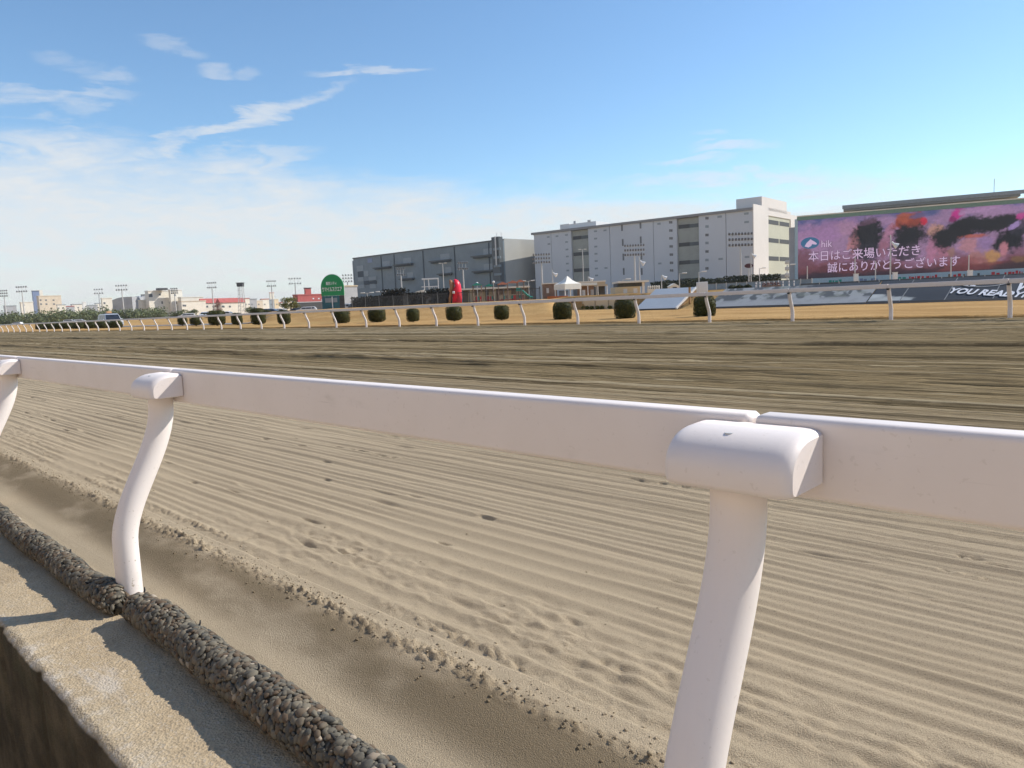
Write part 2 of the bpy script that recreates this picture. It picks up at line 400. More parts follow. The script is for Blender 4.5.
for (cx, cy, sx_, sy_, dp) in pits:
    i0, i1 = np.searchsorted(xs, (cx-3.2*sx_, cx+3.2*sx_)); j0, j1 = np.searchsorted(ys, (cy-3.2*sy_, cy+3.2*sy_))
    if i1-i0 < 2 or j1-j0 < 2: continue
    a = (X[i0:i1, j0:j1]-cx)/sx_; bb = (Y[i0:i1, j0:j1]-cy)/sy_
    r2 = a*a+bb*bb*(1+.5*np.sin(7*a))
    Z[i0:i1, j0:j1] += -1.25*dp*np.exp(-r2**1.6)+.15*dp*np.exp(-((np.sqrt(r2)-1.7)/.45)**2)*(a < .2)
sand = link_mesh('sand_track', np_mesh('sand_track', np.stack([X, Y, Z], -1).reshape(-1, 3), grid_faces(len(xs), len(ys)), M['sand'], True))
tag(sand, kind='structure')
# loose crumbs of sand kicked up along the edge
vs, fs = [], []
ico = np.array([(0, 0, 1), (.89, 0, .45), (.28, .85, .45), (-.72, .53, .45), (-.72, -.53, .45), (.28, -.85, .45), (.72, .53, -.45), (-.28, .85, -.45), (-.89, 0, -.45), (-.28, -.85, -.45), (.72, -.53, -.45), (0, 0, -1)])
icf = np.array([(0, 1, 2), (0, 2, 3), (0, 3, 4), (0, 4, 5), (0, 5, 1), (1, 6, 2), (2, 7, 3), (3, 8, 4), (4, 9, 5), (5, 10, 1), (2, 6, 7), (3, 7, 8), (4, 8, 9), (5, 9, 10), (1, 10, 6), (6, 11, 7), (7, 11, 8), (8, 11, 9), (9, 11, 10), (10, 11, 6)])
n = 1900
cy = RNG.uniform(.3, 9, n)**1.0
cx = np.where(RNG.random(n) < .93, 1.41+RNG.normal(0, .042, n), RNG.uniform(1.45, 2.6, n))
cs = np.minimum(RNG.lognormal(math.log(.0029), .40, n), .0068)
cz = sand_h(cx, cy)+cs*.3
for i in range(n):
    vs.append(ico*cs[i]*RNG.uniform(.7, 1.3, (12, 1))*np.array((1, 1.2, .75))+np.array((cx[i], cy[i], cz[i]))); fs.append(icf+12*i)
cr = link_mesh('sand_crumbs', np_mesh('sand_crumbs', np.concatenate(vs), np.concatenate(fs), M['sand'], True))
tag(cr, 'loose crumbs of sand along the trodden edge of the track', 'sand', kind='stuff')

# ------------------------------------------------------------------ kerb and stand pavement
kx = np.concatenate([np.full(14, .55), axis_pts([(.555, 1.0, .008, .012)])])
kz = np.concatenate([np.linspace(-2.0, RZ-.02, 14), np.full(len(kx)-14, RZ)])
ky = axis_pts([(-6, .2, .2, .02), (.2, 4, .009, .012), (4, 30, .015, .6)])
KX, KY = np.meshgrid(kx, ky, indexing='ij'); KZ = np.repeat(kz[:, None], len(ky), 1)
edge = .010*(fbm(ky*4, ky*0, 5, 101)-.5)+.006*(fbm(ky*21, ky*0, 4, 103)-.5)+.05*np.maximum(fbm(ky*13, ky*0, 2, 104)-.70, 0)
KX[14:] += edge[None]*sstep(.66, .55, KX[14:]); KX[:14] += edge[None]*np.linspace(.3, 1, 14)[:, None]+.012*(fbm(KY[:14]*5, KZ[:14]*5, 4, 107)-.5)
KZ[14:] += .006*(fbm(KX[14:]*9, KY[14:]*6, 3, 109)-.5)-.014*sstep(.575, .55, KX[14:])
for yj, sl_ in ((2.98, .18), (1.05, -.05), (5.4, .1), (7.4, -.1)):       # construction joints and cracks
    dj = np.abs(KY[14:]-yj-sl_*(KX[14:]-.55)-.03*(fbm(KX[14:]*14, KX[14:]*0, 3, int(yj*10))-.5)); KZ[14:] -= .007*np.exp(-(dj/.007)**2)
KZ[14:] -= .02*np.maximum(fbm(KX[14:]*55, KY[14:]*55, 2, 112)-.68, 0)
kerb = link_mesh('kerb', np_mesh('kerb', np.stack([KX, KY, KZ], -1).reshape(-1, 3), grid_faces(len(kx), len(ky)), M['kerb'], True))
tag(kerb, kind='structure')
pv = MB().box(-60, .6, -40, 420, -2.3, -1.98).build('stand_pavement', M['pave']); tag(pv, kind='structure')

mb = MB()          # unseen concrete stand terraces behind the camera, added to bounce warm sunlight onto the rail
for k in range(24): mb.box(-5.0-.85*(k+1), -5.0-.85*k-.004, -60, 90, -2.3, -1.98+.42*(k+1))
mb.box(-26.5, -25.45, -60, 90, -2.3, 17)
tr = mb.build('bounce_terrace', mat('bounce_concrete', (.46, .38, .30), .9, .08, .6)); tag(tr, kind='structure')

# ------------------------------------------------------------------ gravel socks lying on the kerb
def ico2():
    import bmesh
    bm = bmesh.new(); bmesh.ops.create_icosphere(bm, subdivisions=2, radius=1); bm.verts.ensure_lookup_table(); bm.verts.index_update()
    v = np.array([q.co[:] for q in bm.verts]); f = np.array([[q.index for q in t_.verts] for t_ in bm.faces]); bm.free(); return v, f
IV, IF = ico2()
def gravel_sock(y0, y1, seed, label, cx0, r0):
    rg = np.random.default_rng(seed)
    def axis(y):
        cxx = cx0+.020*(fbm(y*2.1, y*0, 2, seed)-.5)*2
        r = r0+.011*(fbm(y*5.0, y*0, 2, seed+3)-.5)*2
        e = np.minimum(y-y0, y1-y); r = r*(.35+.65*np.sqrt(np.clip(e/.06, 0, 1)))
        return cxx, RZ+r*.96, r
    core = MB(); yy = np.linspace(y0, y1, 90); c_, z_, r_ = axis(yy)
    core.tube([(c_[i], yy[i], z_[i]) for i in range(len(yy))], [q*.93 for q in r_], 16)
    root = core.build('gravel_sock', M['net']); tag(root, label, 'gravel sock', 'gravel-filled mesh socks laid along the kerb')
    V, Fs = [], []; k = 0; y = y0+.006
    while y < y1-.004:
        a = rg.uniform(0, .3)-.9
        cxx, zz, r = [float(q) for q in axis(np.array([y]))]
        while a < math.pi+.9:
            s = min(.0165, max(.006, rg.lognormal(math.log(.0088), .32)))
            yj = y+rg.normal(0, .004); aj = a+rg.normal(0, .05)
            nrm = np.array((math.cos(aj), 0, math.sin(aj))); tx = np.array((-nrm[2], 0, nrm[0])); ty = np.array((0, 1.0, 0))
            th = rg.uniform(0, math.pi); u = tx*math.cos(th)+ty*math.sin(th); w = -tx*math.sin(th)+ty*math.cos(th)
            ab = rg.uniform(.75, 1.35); lump = 1+.16*np.sin(IV @ rg.normal(0, 2.2, 3)+rg.uniform(0, 6))[:, None]
            P = (IV[:, :1]*u*ab+IV[:, 1:2]*w/ab+IV[:, 2:]*nrm*.55)*s*lump
            V.append(P+np.array((cxx, yj, zz))+nrm*(r-.001+rg.normal(0, .0012))); Fs.append(IF+len(IV)*k); k += 1
            a += s*1.62/r
        y += .0132
    link_mesh('pebbles', np_mesh('pebbles', np.concatenate(V), np.concatenate(Fs), M['pebble'], True), root)
    for q in np.arange(y0+.25, y1, .47):       # knots where the net is tied off
        cxx, zz, r = [float(p) for p in axis(np.array([q]))]
        nb = MB()
        for j in range(1):
            a = rg.uniform(1.0, 2.4); n3 = Vector((math.cos(a), rg.normal(0, .3), math.sin(a)))
            p0 = Vector((cxx, q+j*.006, zz))+n3*(r+.002); nb.tube([p0, p0+n3*.010, p0+n3*.018+Vector((0, .008, 0))], [.004, .0035, .002], 6)
        nb.build('net_tie', M['black'], root)
gravel_sock(.35, 3.02, 201, 'dark gravel-filled mesh sock lying on the kerb in front of the second rail post', .925, .058)
gravel_sock(3.09, 6.3, 202, 'dark gravel-filled mesh sock lying on the kerb behind the second rail post', .893, .053)

# ------------------------------------------------------------------ running rails
def s_path(top, base_dx, zt, zb):
    """gooseneck post: leaves the beam bracket, leans outward and drops plumb"""
    pts = []; L = zt-zb
    for i in range(25):
        u = i/24; z = zt-L*u
        k = float(sstep(.06, .66, np.array(u))); pts.append((top+base_dx*k, 0, z))
    return pts
def beam_profile(x0, x1, z0, z1, r):
    P = []
    for cx_, cz_, a0 in ((x1-r, z1-r, 0), (x0+r, z1-r, 90), (x0+r, z0+r, 180), (x1-r, z0+r, 270)):
        for k in range(7):
            a = rad(a0+15*k); P.append((cx_+r*math.cos(a), cz_+r*math.sin(a)))
    return P
def beam(mb, prof, ya, yb, r=.010):
    cxm = sum(p[0] for p in prof)/len(prof); czm = sum(p[1] for p in prof)/len(prof)
    def ring(y, d):
        return [(p[0]+(-d if p[0] > cxm else d), y, p[1]+(-d if p[1] > czm else d)) for p in prof]
    rows = [ring(ya, r), ring(ya+r*.3, r*.35), ring(ya+r, 0)]
    m_ = max(1, int((yb-ya)/.3))
    rows += [ring(ya+r+(yb-ya-2*r)*i/m_, 0) for i in range(1, m_+1)]
    rows += [ring(yb-r*.3, r*.35), ring(yb, r)]
    n_ = len(prof); v = [q for R in rows for q in R]
    mb.add(v, [(i*n_+k, i*n_+(k+1) % n_, (i+1)*n_+(k+1) % n_, (i+1)*n_+k) for i in range(len(rows)-1) for k in range(n_)], True)
    mb.add(rows[0], [tuple(range(n_))[::-1]]); mb.add(rows[-1], [tuple(range(n_))])
def bracket_mesh(xr, zt, zb, depth, hw, name):
    """rounded cap that clamps the beam joint: D-shaped section, soft ends"""
    P = []
    n_ = 14
    for k in range(n_+1):
        a = rad(90+90*k/n_)
        P.append((xr-depth*.34+depth*.66*math.cos(a), zb+.032+(zt-zb-.032)*math.sin(a)))
    P.insert(0, (xr, zt+.002))
    P += [(xr-depth*1.0, zb+.012), (xr-depth*.97, zb+.003), (xr-depth*.90, zb), (xr, zb)]
    cx_, cz_ = xr-depth*.25, zb+(zt-zb)*.35
    mb = MB(); rows = []
    for y, d in ((-hw, .16), (-hw+.003, .10), (-hw+.009, .045), (-hw+.018, .012), (-hw+.032, 0), (hw-.032, 0), (hw-.018, .012), (hw-.009, .045), (hw-.003, .10), (hw, .16)):
        rows.append([(p[0]+(cx_-p[0])*d if p[0] < xr-.001 else p[0], y, p[1]+(cz_-p[1])*d) for p in P])
    n_ = len(P); v = [q for R in rows for q in R]
    mb.add(v, [(i*n_+k, i*n_+(k+1) % n_, (i+1)*n_+(k+1) % n_, (i+1)*n_+k) for i in range(len(rows)-1) for k in range(n_)], True)
    mb.add(rows[0], [tuple(range(n_))[::-1]]); mb.add(rows[-1], [tuple(range(n_))])
    return mb.mesh(name, M['rail'])
rr = empty('running_rail', (0, 0, 0), 0, 'white running rail with curved posts close up along the near edge of the sand', 'rail')
NS, N0 = 2.5756, .5996
prof = beam_profile(1.206, 1.263, -.352, -.2145, .013)
for i in range(-1, 3):
    mb = MB(); beam(mb, prof, N0+NS*i+.004, N0+NS*(i+1)-.004); mb.build('rail_beam', M['rail'], rr)
post_me = MB().tube(s_path(1.158, -.190, -.300, -1.22), .0475, 40).mesh('post', M['rail'])
brk_me = bracket_mesh(1.2035, -.230, -.324, .131, .113, 'bracket')
scr_me = MB().tube([(1.128, .0, -.2400), (1.128, .0, -.2338)], .0075, 12).mesh('rivet', M['galv'])
for i in range(-1, 4):
    p = link_mesh('post', post_me, rr); p.location = (0, N0+NS*i, 0)
    bk = link_mesh('bracket', brk_me, p); bk.location = (0, -.013, 0)
    link_mesh('rivet', scr_me, p)
fr = empty('running_rail', (0, 0, 0), 0, 'long white running rail with curved posts across the sand before the dry turf', 'rail')
D, FS, F0 = 21.894, 2.7603, 4.0037
prof = beam_profile(D-.29, D-.20, -.085, .033, .012)
mb = MB()
for i in range(-3, 60): beam(mb, prof, F0+FS*i+.006, F0+FS*(i+1)-.006)
mb.build('rail_beam', M['rail'], fr)
post_me = MB().tube(s_path(D-.20, .20, -.06, -1.05), .052, 12).mesh('post', M['rail'])
brk_me = MB().box(D-.195, D-.10, -.12, .12, -.07, .0, .012).mesh('bracket', M['rail'])
bracket_shade_me = MB().box(D-.31, D-.25, -.03, .03, -.13, -.088).mesh('bracket_shade', M['dark'])  # dark block under the beam stands in for the bracket's shadow
for i in range(-3, 61):
    p = link_mesh('post', post_me, fr); p.location = (0, F0+FS*i, 0)
    link_mesh('bracket', brk_me, p); link_mesh('bracket_shade', bracket_shade_me, p)

# ------------------------------------------------------------------ infield ground
def land(x, y):
    th = np.degrees(np.arctan2(x, np.maximum(y, .01))); th = np.where(y <= 0, 95, th)
    wob = 1.6*(fbm(x*.12, y*.12, 3, 301)-.5)
    z = np.full_like(x, -.875)
    mound = sstep(26.2, 28.2, th+wob*.5)*(1-sstep(48.6, 50.2, th+wob*.5))
    z = z+mound*(.98*sstep(28.6, 35.5, x+wob)+.10*(fbm(x*.3, y*.2, 3, 305)-.5)*sstep(28, 32, x))
    right = sstep(55.3, 55.9, th)
    z = z+right*1.07*np.clip((x-38.25)/2.35, 0, 1)
    win = sstep(48.6, 50.2, th)*(1-sstep(55.3, 55.9, th))
    z = z+win*1.15*sstep(48.3, 49.2, x)
    left = 1-sstep(26.2, 28.2, th+wob*.5)
    z = z+left*.95*sstep(32, 62, x)
    z += .05*(fbm(x*.8, y*.5, 3, 309)-.5)*(x > 22.6)
    z = np.where(x > 70, z*(1-sstep(70, 120, x))+.0*x, z)
    return z
gx = np.concatenate([[22.10, 22.16], axis_pts([(22.24, 23, .06, .12), (23, 28, .3, .35), (28, 52, .25, .3), (52, 130, .6, 6), (130, 6000, 8, 700)])])
gy = axis_pts([(-4000, -60, 700, 20), (-60, 0, 6, .8), (0, 62, .4, .4), (62, 170, .6, 3), (170, 7000, 6, 900)])
GX, GY = np.meshgrid(gx, gy, indexing='ij'); GZ = land(GX, GY)
GX[0] += .10*(fbm(gy*1.3, gy*0, 3, 311)-.5); GX[1] += .10*(fbm(gy*1.3, gy*0, 3, 311)-.5)
GZ[0] = -1.05; GZ[1] = -.90+.10*(fbm(gy*1.1, gy*0, 3, 313)-.5); GZ[2] += .03*fbm(gy*1.4, gy*0, 3, 315)
turf = link_mesh('ground', np_mesh('ground', np.stack([GX, GY, GZ], -1).reshape(-1, 3), grid_faces(len(gx), len(gy)), M['turf'], True)); tag(turf, kind='structure')
py_ = axis_pts([(62, 130, 1.5, 1.5)])
pv_, n_ = [], len(py_)
for k, q in enumerate((0, 1.2, 2.4, 3.6)):
    xx_ = 29.2+q+.02*(py_-62); pv_.append(np.stack([xx_, py_, land(xx_, py_)+.045], -1))
path = link_mesh('service_path', np_mesh('service_path', np.stack(pv_).reshape(-1, 3), grid_faces(4, n_), M['asphalt'], True)); tag(path, kind='structure')

ap_x = np.array([40.55, 44, 50, 60, 76]); ap_y = axis_pts([(-60, 24, 2, 2)])
apm = np.stack(list(np.meshgrid(ap_x, ap_y, indexing='ij'))+[np.full((len(ap_x), len(ap_y)), .19)], -1)
ap = link_mesh('infield_pavement', np_mesh('infield_pavement', apm.reshape(-1, 3), grid_faces(len(ap_x), len(ap_y)), mat('worn_asphalt', (.15, .155, .16), .9, .15, .4))); tag(ap, kind='structure')

# ------------------------------------------------------------------ foliage
def leaf_quads(P, N, size, rg):
    """small leaf faces at points P, roughly facing N"""
    n_ = len(P); a = rg.normal(size=(n_, 3)); N = N+.55*rg.normal(size=(n_, 3)); N /= np.linalg.norm(N, axis=1)[:, None]
    U_ = np.cross(N, a); U_ /= np.linalg.norm(U_, axis=1)[:, None]; W_ = np.cross(N, U_)
    s = size*rg.uniform(.6, 1.35, (n_, 1)); q = .6*s
    V = np.stack([P-U_*s, P-W_*q, P+U_*s, P+W_*q], 1).reshape(-1, 3)
    return V, np.arange(4*n_).reshape(n_, 4)
def topiary_mesh(rg, n_=4200, lump=.10):
    d = rg.normal(size=(n_, 3)); d /= np.linalg.norm(d, axis=1)[:, None]
    p = 4.6; k = (np.abs(d)**p).sum(1)**(-1/p)
    r = k*(1+lump*(fbm(d[:, 0]*2.5+5, d[:, 1]*2.5+d[:, 2]*2, 3, int(rg.integers(99)))-.5)*2)*(1-.12*rg.random(n_)**2)
    P = d*r[:, None]; P[:, 2] *= 1
    return leaf_quads(P, d, .062, rg)
TOPI = []
for k in range(4):
    rg = np.random.default_rng(400+k); v, f = topiary_mesh(rg); TOPI.append(np_mesh('foliage', v, f, M['bush']))
def lumpy_core(name, material, sc=.90):
    v, f = IV*sc, IF
    p = 4.6; k = (np.abs(IV)**p).sum(1)**(-1/p)
    return np_mesh(name, v*k[:, None], f, material, True)
CORE = lumpy_core('branches', M['hedge'])
STEM = MB().tube([(0, 0, -1.30), (0, 0, -.8)], [.12, .10], 8).mesh('stem', M['trunk'])
ordn = ['rightmost', 'second from the right', 'third from the right', 'fourth from the right', 'fifth from the right', 'sixth from the right', 'seventh from the right', 'eighth from the right', 'ninth from the right', 'tenth from the right', 'eleventh from the right', 'twelfth from the right', 'thirteenth from the right', 'fourteenth from the right']
look = ['broad dark round clipped bush below the white camera box', 'squat round clipped bush beside the pale reclining board', 'barrel-shaped clipped bush below the white tent', 'small round clipped bush before the playground', 'square-shouldered clipped bush below the red inflatable', 'smallest ball-shaped clipped bush on a short stem', 'square clipped bush with its top at the rail', 'block-shaped clipped bush below the green arched sign', 'narrow upright clipped bush left of the green arched sign', 'tall clipped bush whose top shows over the rail', 'narrow dark clipped bush', 'large dark clipped bush with its top over the rail', 'small olive clipped bush', 'small dark clipped bush']
tp = [(704.5, 693, 716, 296.5, 318.5), (625, 613.5, 635.5, 299.2, 319.8), (562.2, 552.5, 572, 302, 321.3), (501.5, 494, 509, 305.5, 320.5), (454, 446, 462, 306.5, 321.5), (412.9, 406.5, 419.6, 308.8, 322.6), (377, 368.5, 385.5, 308.6, 322.8), (341.5, 333.5, 350, 310, 324), (284, 278, 290.5, 310.5, 325), (258.5, 251.5, 266, 308.5, 325.3), (237, 231, 243, 313, 325.6), (217, 208, 225.5, 310.5, 325.8), (196, 190, 201.5, 317, 326), (182.5, 178.5, 187, 317.5, 326)]
for i, (px, x0, x1, y0, y1) in enumerate(tp):
    Xb = 25.6 if i < 6 else 26.6+.12*(i-6)
    th = YAW+math.atan((px-512)/FOC); dep = Xb/math.sin(th)*math.cos(th-YAW)
    x, y = at(px, dep, -.5); w = (x1-x0)*dep/FOC/2; zt_ = zat(px, y0, dep); zb_ = zat(px, y1-1.2, dep)
    o = empty('topiary_bush', (x, y, (zt_+zb_)/2), -YAW+random.uniform(-.3, .3), look[i]+', '+ordn[i], 'bush', 'clipped bushes in a row behind the far rail')
    if len(o['label'].split()) > 16: o['label'] = look[i]
    fw = random.uniform(.88, .97); o.scale = (w*fw, w*fw, (zt_-zb_)/2*1.02)
    link_mesh('foliage', TOPI[i % 4], o); link_mesh('branches', CORE, o); link_mesh('stem', STEM, o)
for i in range(9):     # the row runs on behind the posts towards the far left
    x, y = 27.6+.1*i, 82+4.6*i
    if i < 1: continue
    o = empty('topiary_bush', (x, y, -.52), i, 'dark clipped bush far down the row behind the left end of the far rail', 'bush', 'far clipped bushes at the left end of the row')
    o.scale = (.62, .62, .42); link_mesh('foliage', TOPI[i % 4], o); link_mesh('branches', CORE, o); link_mesh('stem', STEM, o)

def tree(name, loc, h, cr, material, label, cat='tree', group=None, n_=700, seed=1, ls=.28, trunk_h=.35):
    rg = np.random.default_rng(seed); root = empty(name, loc, 0, label, cat, group)
    mb = MB(); mb.tube([(0, 0, -.3), (.1, 0, h*trunk_h), (.05, .1, h*.7)], [.05*cr+.05, .04*cr+.04, .03], 8)
    for k in range(5):
        a = 2*math.pi*k/5+rg.uniform(0, 1); mb.tube([(.08, 0, h*(trunk_h+.05*k)), (math.cos(a)*cr*.6, math.sin(a)*cr*.6, h*(trunk_h+.22+.06*k))], [.07, .03], 6)
    mb.build('trunk', M['trunk'], root)
    P, N = [], []
    nc = 16
    for k in range(nc):
        a = rg.uniform(0, 6.283); u = rg.uniform(0, 1)**.6; zc = rg.uniform(trunk_h, 1-.16); rr_ = cr*u*math.sqrt(max(.1, 1-((zc-.6)/.5)**2))*.75
        c = np.array((rr_*math.cos(a), rr_*math.sin(a), zc*h)); m_ = n_//nc
        d = rg.normal(size=(m_, 3)); d /= np.linalg.norm(d, axis=1)[:, None]
        P.append(c+d*(rg.random((m_, 1))**.4)*np.array((cr*.42, cr*.42, h*.15))*rg.uniform(.7, 1.2)); N.append(d)
    v, f = leaf_quads(np.concatenate(P), np.concatenate(N), ls, rg)
    link_mesh('crown', np_mesh('crown', v, f, material), root)
    return root

# ------------------------------------------------------------------ buildings
class Facade:
    """a long wall surveyed from its two picture columns; local x along the wall, y away from the track, z up"""
    def __init__(s, name, px0, d0, px1, d1, label, cat='building', group=None):
        a = Vector(at(px0, d0)+(0,)); b = Vector(at(px1, d1)+(0,)); s.u = (b-a).normalized(); s.L = (b-a).length
        s.n = Vector((-s.u.y, s.u.x, 0))
        if s.n.dot(a) < 0: s.n = -s.n
        s.root = empty(name, a, math.atan2(s.u.y, s.u.x), label, cat, group); s.a = a
        s.flip = 1 if Vector((-s.u.y, s.u.x, 0)).dot(s.n) > 0 else -1
    def p(s, px, py=280, back=0):
        q = on_plane(px, py, s.a+s.n*back, s.n); return (q-s.a).dot(s.u), q.z
    def box(s, name, material, x0, x1, y0, y1, z0, z1, parent=None, **k):
        y0, y1 = sorted((y0*s.flip, y1*s.flip)); return box(name, material, parent or s.root, x0, x1, y0, y1, z0, z1, **k)

# pale warehouse in the middle
A = Facade('warehouse', 535.4, 388, 753.3, 316, 'huge pale grey logistics warehouse with a sunlit end wall, behind the white tent')
zt1 = A.p(753, 209.5)[1]; zt0 = A.p(536, 235)[1]; ZT = (zt0+zt1)/2
cuts = [535.4, 552.6, 572.8, 589.4, 611, 654.4, 678, 699.4, 726.6, 753.3]
kinds = ['w', 'w', 'b', 'w', 'w', 'w', 'b', 'w', 'w']
DEEP = 62
for i, kd in enumerate(kinds):
    x0 = A.p(cuts[i])[0]; x1 = A.p(cuts[i+1])[0]
    if kd == 'w': A.box('wall', M['wh_front'], x0+.12, x1-.12, 0, 1.5, 0, ZT)
    else:
        A.box('louvre_bay', M['wh_bay'], x0, x1, .9, 1.5, 0, ZT-.2)
        for r_ in range(4):
            z_ = ZT*(.16+.235*r_); A.box('bay_window', M['dark'], x0+.4, x0+(x1-x0)*.55, .80, .9, z_, z_+1.7); A.box('bay_window', M['dk_ledge'], x0+(x1-x0)*.55, x1-.4, .82, .9, z_, z_+1.6)
A.box('core', M['wh_roof'], .05, A.L-.05, 1.5, DEEP-.1, 0, ZT-.05)
A.box('eaves', M['wh_roof'], -.6, A.L+.05, -.7, DEEP, ZT, ZT+1.1)
def win(px, py, w=1.1, h=.9, depth=.06, mt='lamp'):
    x, z = A.p(px, py); o = A.box('window', M[mt], x-w/2, x+w/2, -depth, 0, z-h/2, z+h/2)
w1 = [(548.3, 237), (549, 244), (557, 236.2), (566.5, 235), (566.6, 242), (567, 249.5), (567.4, 256.5), (567.4, 263.6), (567.8, 270.5), (595.5, 231.2), (595.6, 238.6), (595.8, 246.6), (596, 253.8), (596.2, 261), (596.4, 268.5), (596.6, 275.5), (605, 230.4), (606, 268), (659, 223.8), (659.8, 263.5)]
for q in w1: win(*q, w=1.7, h=.8, mt='dk_door')
for q in [(622, 227.5), (622.8, 242.5), (623.4, 257), (623.8, 271.5), (640.5, 225), (640.8, 240), (641.4, 256), (641.8, 271.5)]: win(*q, w=.9, h=3.2)
for y_ in (222.3, 230.5, 238.3, 246.4, 254.6, 262.8, 270.4):
    win(669.8+.02*(y_-222), y_, .8, 1.1); win(671.6+.02*(y_-222), y_, .8, 1.1)
for k, y_ in enumerate((218.2, 226.5, 235, 243, 251.5, 260, 268.3)):
    win(706.2, y_, .8, 1.1, mt='lamp' if k % 2 == 0 else 'dk_door'); win(707.8, y_, .8, 1.1, mt='lamp' if k % 2 == 0 else 'dk_door')
for q in [(719.6, 216.7), (720.6, 259), (746.4, 213.6), (746.6, 222), (747.1, 257)]: win(*q, w=2.0, h=.9, mt='dk_door')
# its sunlit end wall
E0 = A.L
def A_end(name, material, d0, d1, z0, z1, out=.0, thick=.5):
    return A.box(name, material, E0-thick+out, E0+out, d0, d1, z0, z1)
A_end('end_wall', M['wh_end'], 0, 17.8, 5.8, ZT+2.5, .35, .6)
A_end('end_wall', M['wh_end'], 47.5, DEEP, 3.0, ZT+1.0, .35, .6)
A_end('end_panel', M['wh_green'], 17.8, 47.5, 3.0, ZT-1.2, .0, .5)
A_end('end_wall', M['wh_end'], 17.8, 47.5, ZT-1.2, ZT+2.2, .33, .6)
A_end('end_base', M['greywall'], .1, DEEP, -.5, 5.8, -.02, .4)
for k in range(4):
    z_ = ZT*(.155+.235*k); 
    for j in range(2): A_end('end_window', M['dark'], 18.4+14.6*j, 31.8+14.6*j, z_, z_+1.9, .06, .2)
A.box('roof_house', M['wh_end'], E0-11.0, E0+.33, 9.9, 42, ZT+1.0, ZT+6.4)
A.box('roof_house', M['wh_end'], A.p(552)[0], A.p(561)[0], 9, 15, ZT+1.1, ZT+4.6)
A.box('roof_house', M['white'], A.p(561)[0], A.p(588)[0], 9, 22, ZT+1.1, ZT+4.3)
A.box('roof_plant', M['galv'], A.p(566)[0], A.p(568)[0], 8.6, 9, ZT+4.3, ZT+5.6); A.box('roof_plant', M['galv'], A.p(580)[0], A.p(583)[0], 8.6, 9, ZT+4.3, ZT+5.2)

# dark warehouse to its left
B = Facade('warehouse', 356.5, 478, 505.5, 385, 'dark blue grey warehouse with projecting loading ledges, left of the pale warehouse')
zb1 = B.p(505, 240)[1]; zb0 = B.p(357, 258.5)[1]; ZB = (zb0+zb1)/2
B.box('wall', M['dk_front'], 0, B.L, 0, 1.2, -1, ZB); B.box('core', M['wh_roof'], .1, B.L-.4, 1.2, 75, -1, ZB-.1)
B.box('eaves', M['dk_ledge'], -.3, B.L-.5, -.4, 75.2, ZB, ZB+.7)
B.box('corner_post', M['dk_door'], -.8, -.01, -.3, 1.2, -1, ZB-1.2)
for px in (382.5, 395.5, 424.5, 456, 490.5): x = B.p(px)[0]; B.box('drainpipe', M['dk_joint'], x-.35, x+.35, -.25, 0, -1, ZB-.3)
for (a0, a1, y_) in [(376, 392, 268), (396, 413.5, 265), (402, 415, 279), (432, 452, 261.5), (440, 453, 274), (474, 496, 256.6), (475, 496, 271.5)]:
    x0, z0 = B.p(a0, y_); x1, _ = B.p(a1, y_)
    lg = B.box('loading_ledge', M['dk_ledge'], x0, x1, -2.6, 0, z0-.5, z0+.15)
    B.box('shutter', M['dk_door'], x0+(x1-x0)*.45, x0+(x1-x0)*.9, -.2, 0, z0+.15, z0+3.4)
    B.box('ledge_bracket', M['dk_joint'], x0+.6, x1-.6, -1.6, 0, z0-1.2, z0-.5)
x, z = B.p(370, 260.5); B.box('blue_sign', M['blue'], x-2.4, x+2.4, -.15, 0, z-1.3, z+1.3)
for (a0, a1, y0, y1, mt) in [(357, 364, 266, 271, 'dk_door'), (364, 369, 271, 276, 'dk_door'), (358, 364, 277.5, 281, 'dk_door'), (369, 377, 277, 281, 'dk_door'), (370, 376, 284, 288, 'dk_door'), (358, 365, 285, 288, 'dk_door'), (358, 363.5, 271.5, 277, 'dk_joint'), (364, 377, 281, 284, 'dk_joint')]:
    x0, z1 = B.p(a0, y0); x1, z0 = B.p(a1, y1); B.box('wall_panel', M[mt], x0, x1, -.3, 0, z0, z1)
x0 = B.p(497.3)[0]
st_ = B.box('stair_tower', M['dk_ledge'], x0, B.L-.05, -3.0, 0, -1, ZB+1.8)
for k in range(7): B.box('landing', M['dk_front'], x0+1.5, B.L+1.2, -3.6, -3.0, 1+ZB*.135*k, 2.2+ZB*.135*k, st_)
B.box('duct', M['galv'], B.L-2.0, B.L-1.2, -3.9, -3.6, ZB*.6, ZB+2)
for q in (.3, .7): B.box('mast', M['galv'], x0+q*8, x0+q*8+.2, -1.5, -1.3, ZB+1.8, ZB+4)
e = B.box('end_wall', M['dk_end'], B.L-.4, B.L, 1.0, 75, -1, ZB+.9)

# ------------------------------------------------------------------ giant screen
S = Facade('giant_screen', 798.0, 179, 1024, 161, 'giant outdoor video screen showing running horses and a Japanese greeting', 'screen')
zs1 = (S.p(800, 222.3)[1]+S.p(1024, 200.6)[1])/2; zs0 = (S.p(800, 279)[1]+S.p(1024, 268.3)[1])/2
WL = 70.0
fm = MB(); y0_, y1_ = sorted((0, 3.5*S.flip))
fm.box(-.1, WL, min(.1*S.flip, 3.5*S.flip), max(.1*S.flip, 3.5*S.flip), zs0-1, zs1+.4); fm.build('cabinet', M['dk_ledge'], S.root)
mg = mat('screen_trim_green', (.20, .30, .24), .6, .08); mw = mat('screen_band_pale', (.42, .54, .60), .6, .06)
S.box('top_band', mg, -.2, WL, -.35, .1, zs1-.05, zs1+.8); S.box('top_edge', M['cream'], -.2, WL, -.45, .3, zs1+.8, zs1+1.05)
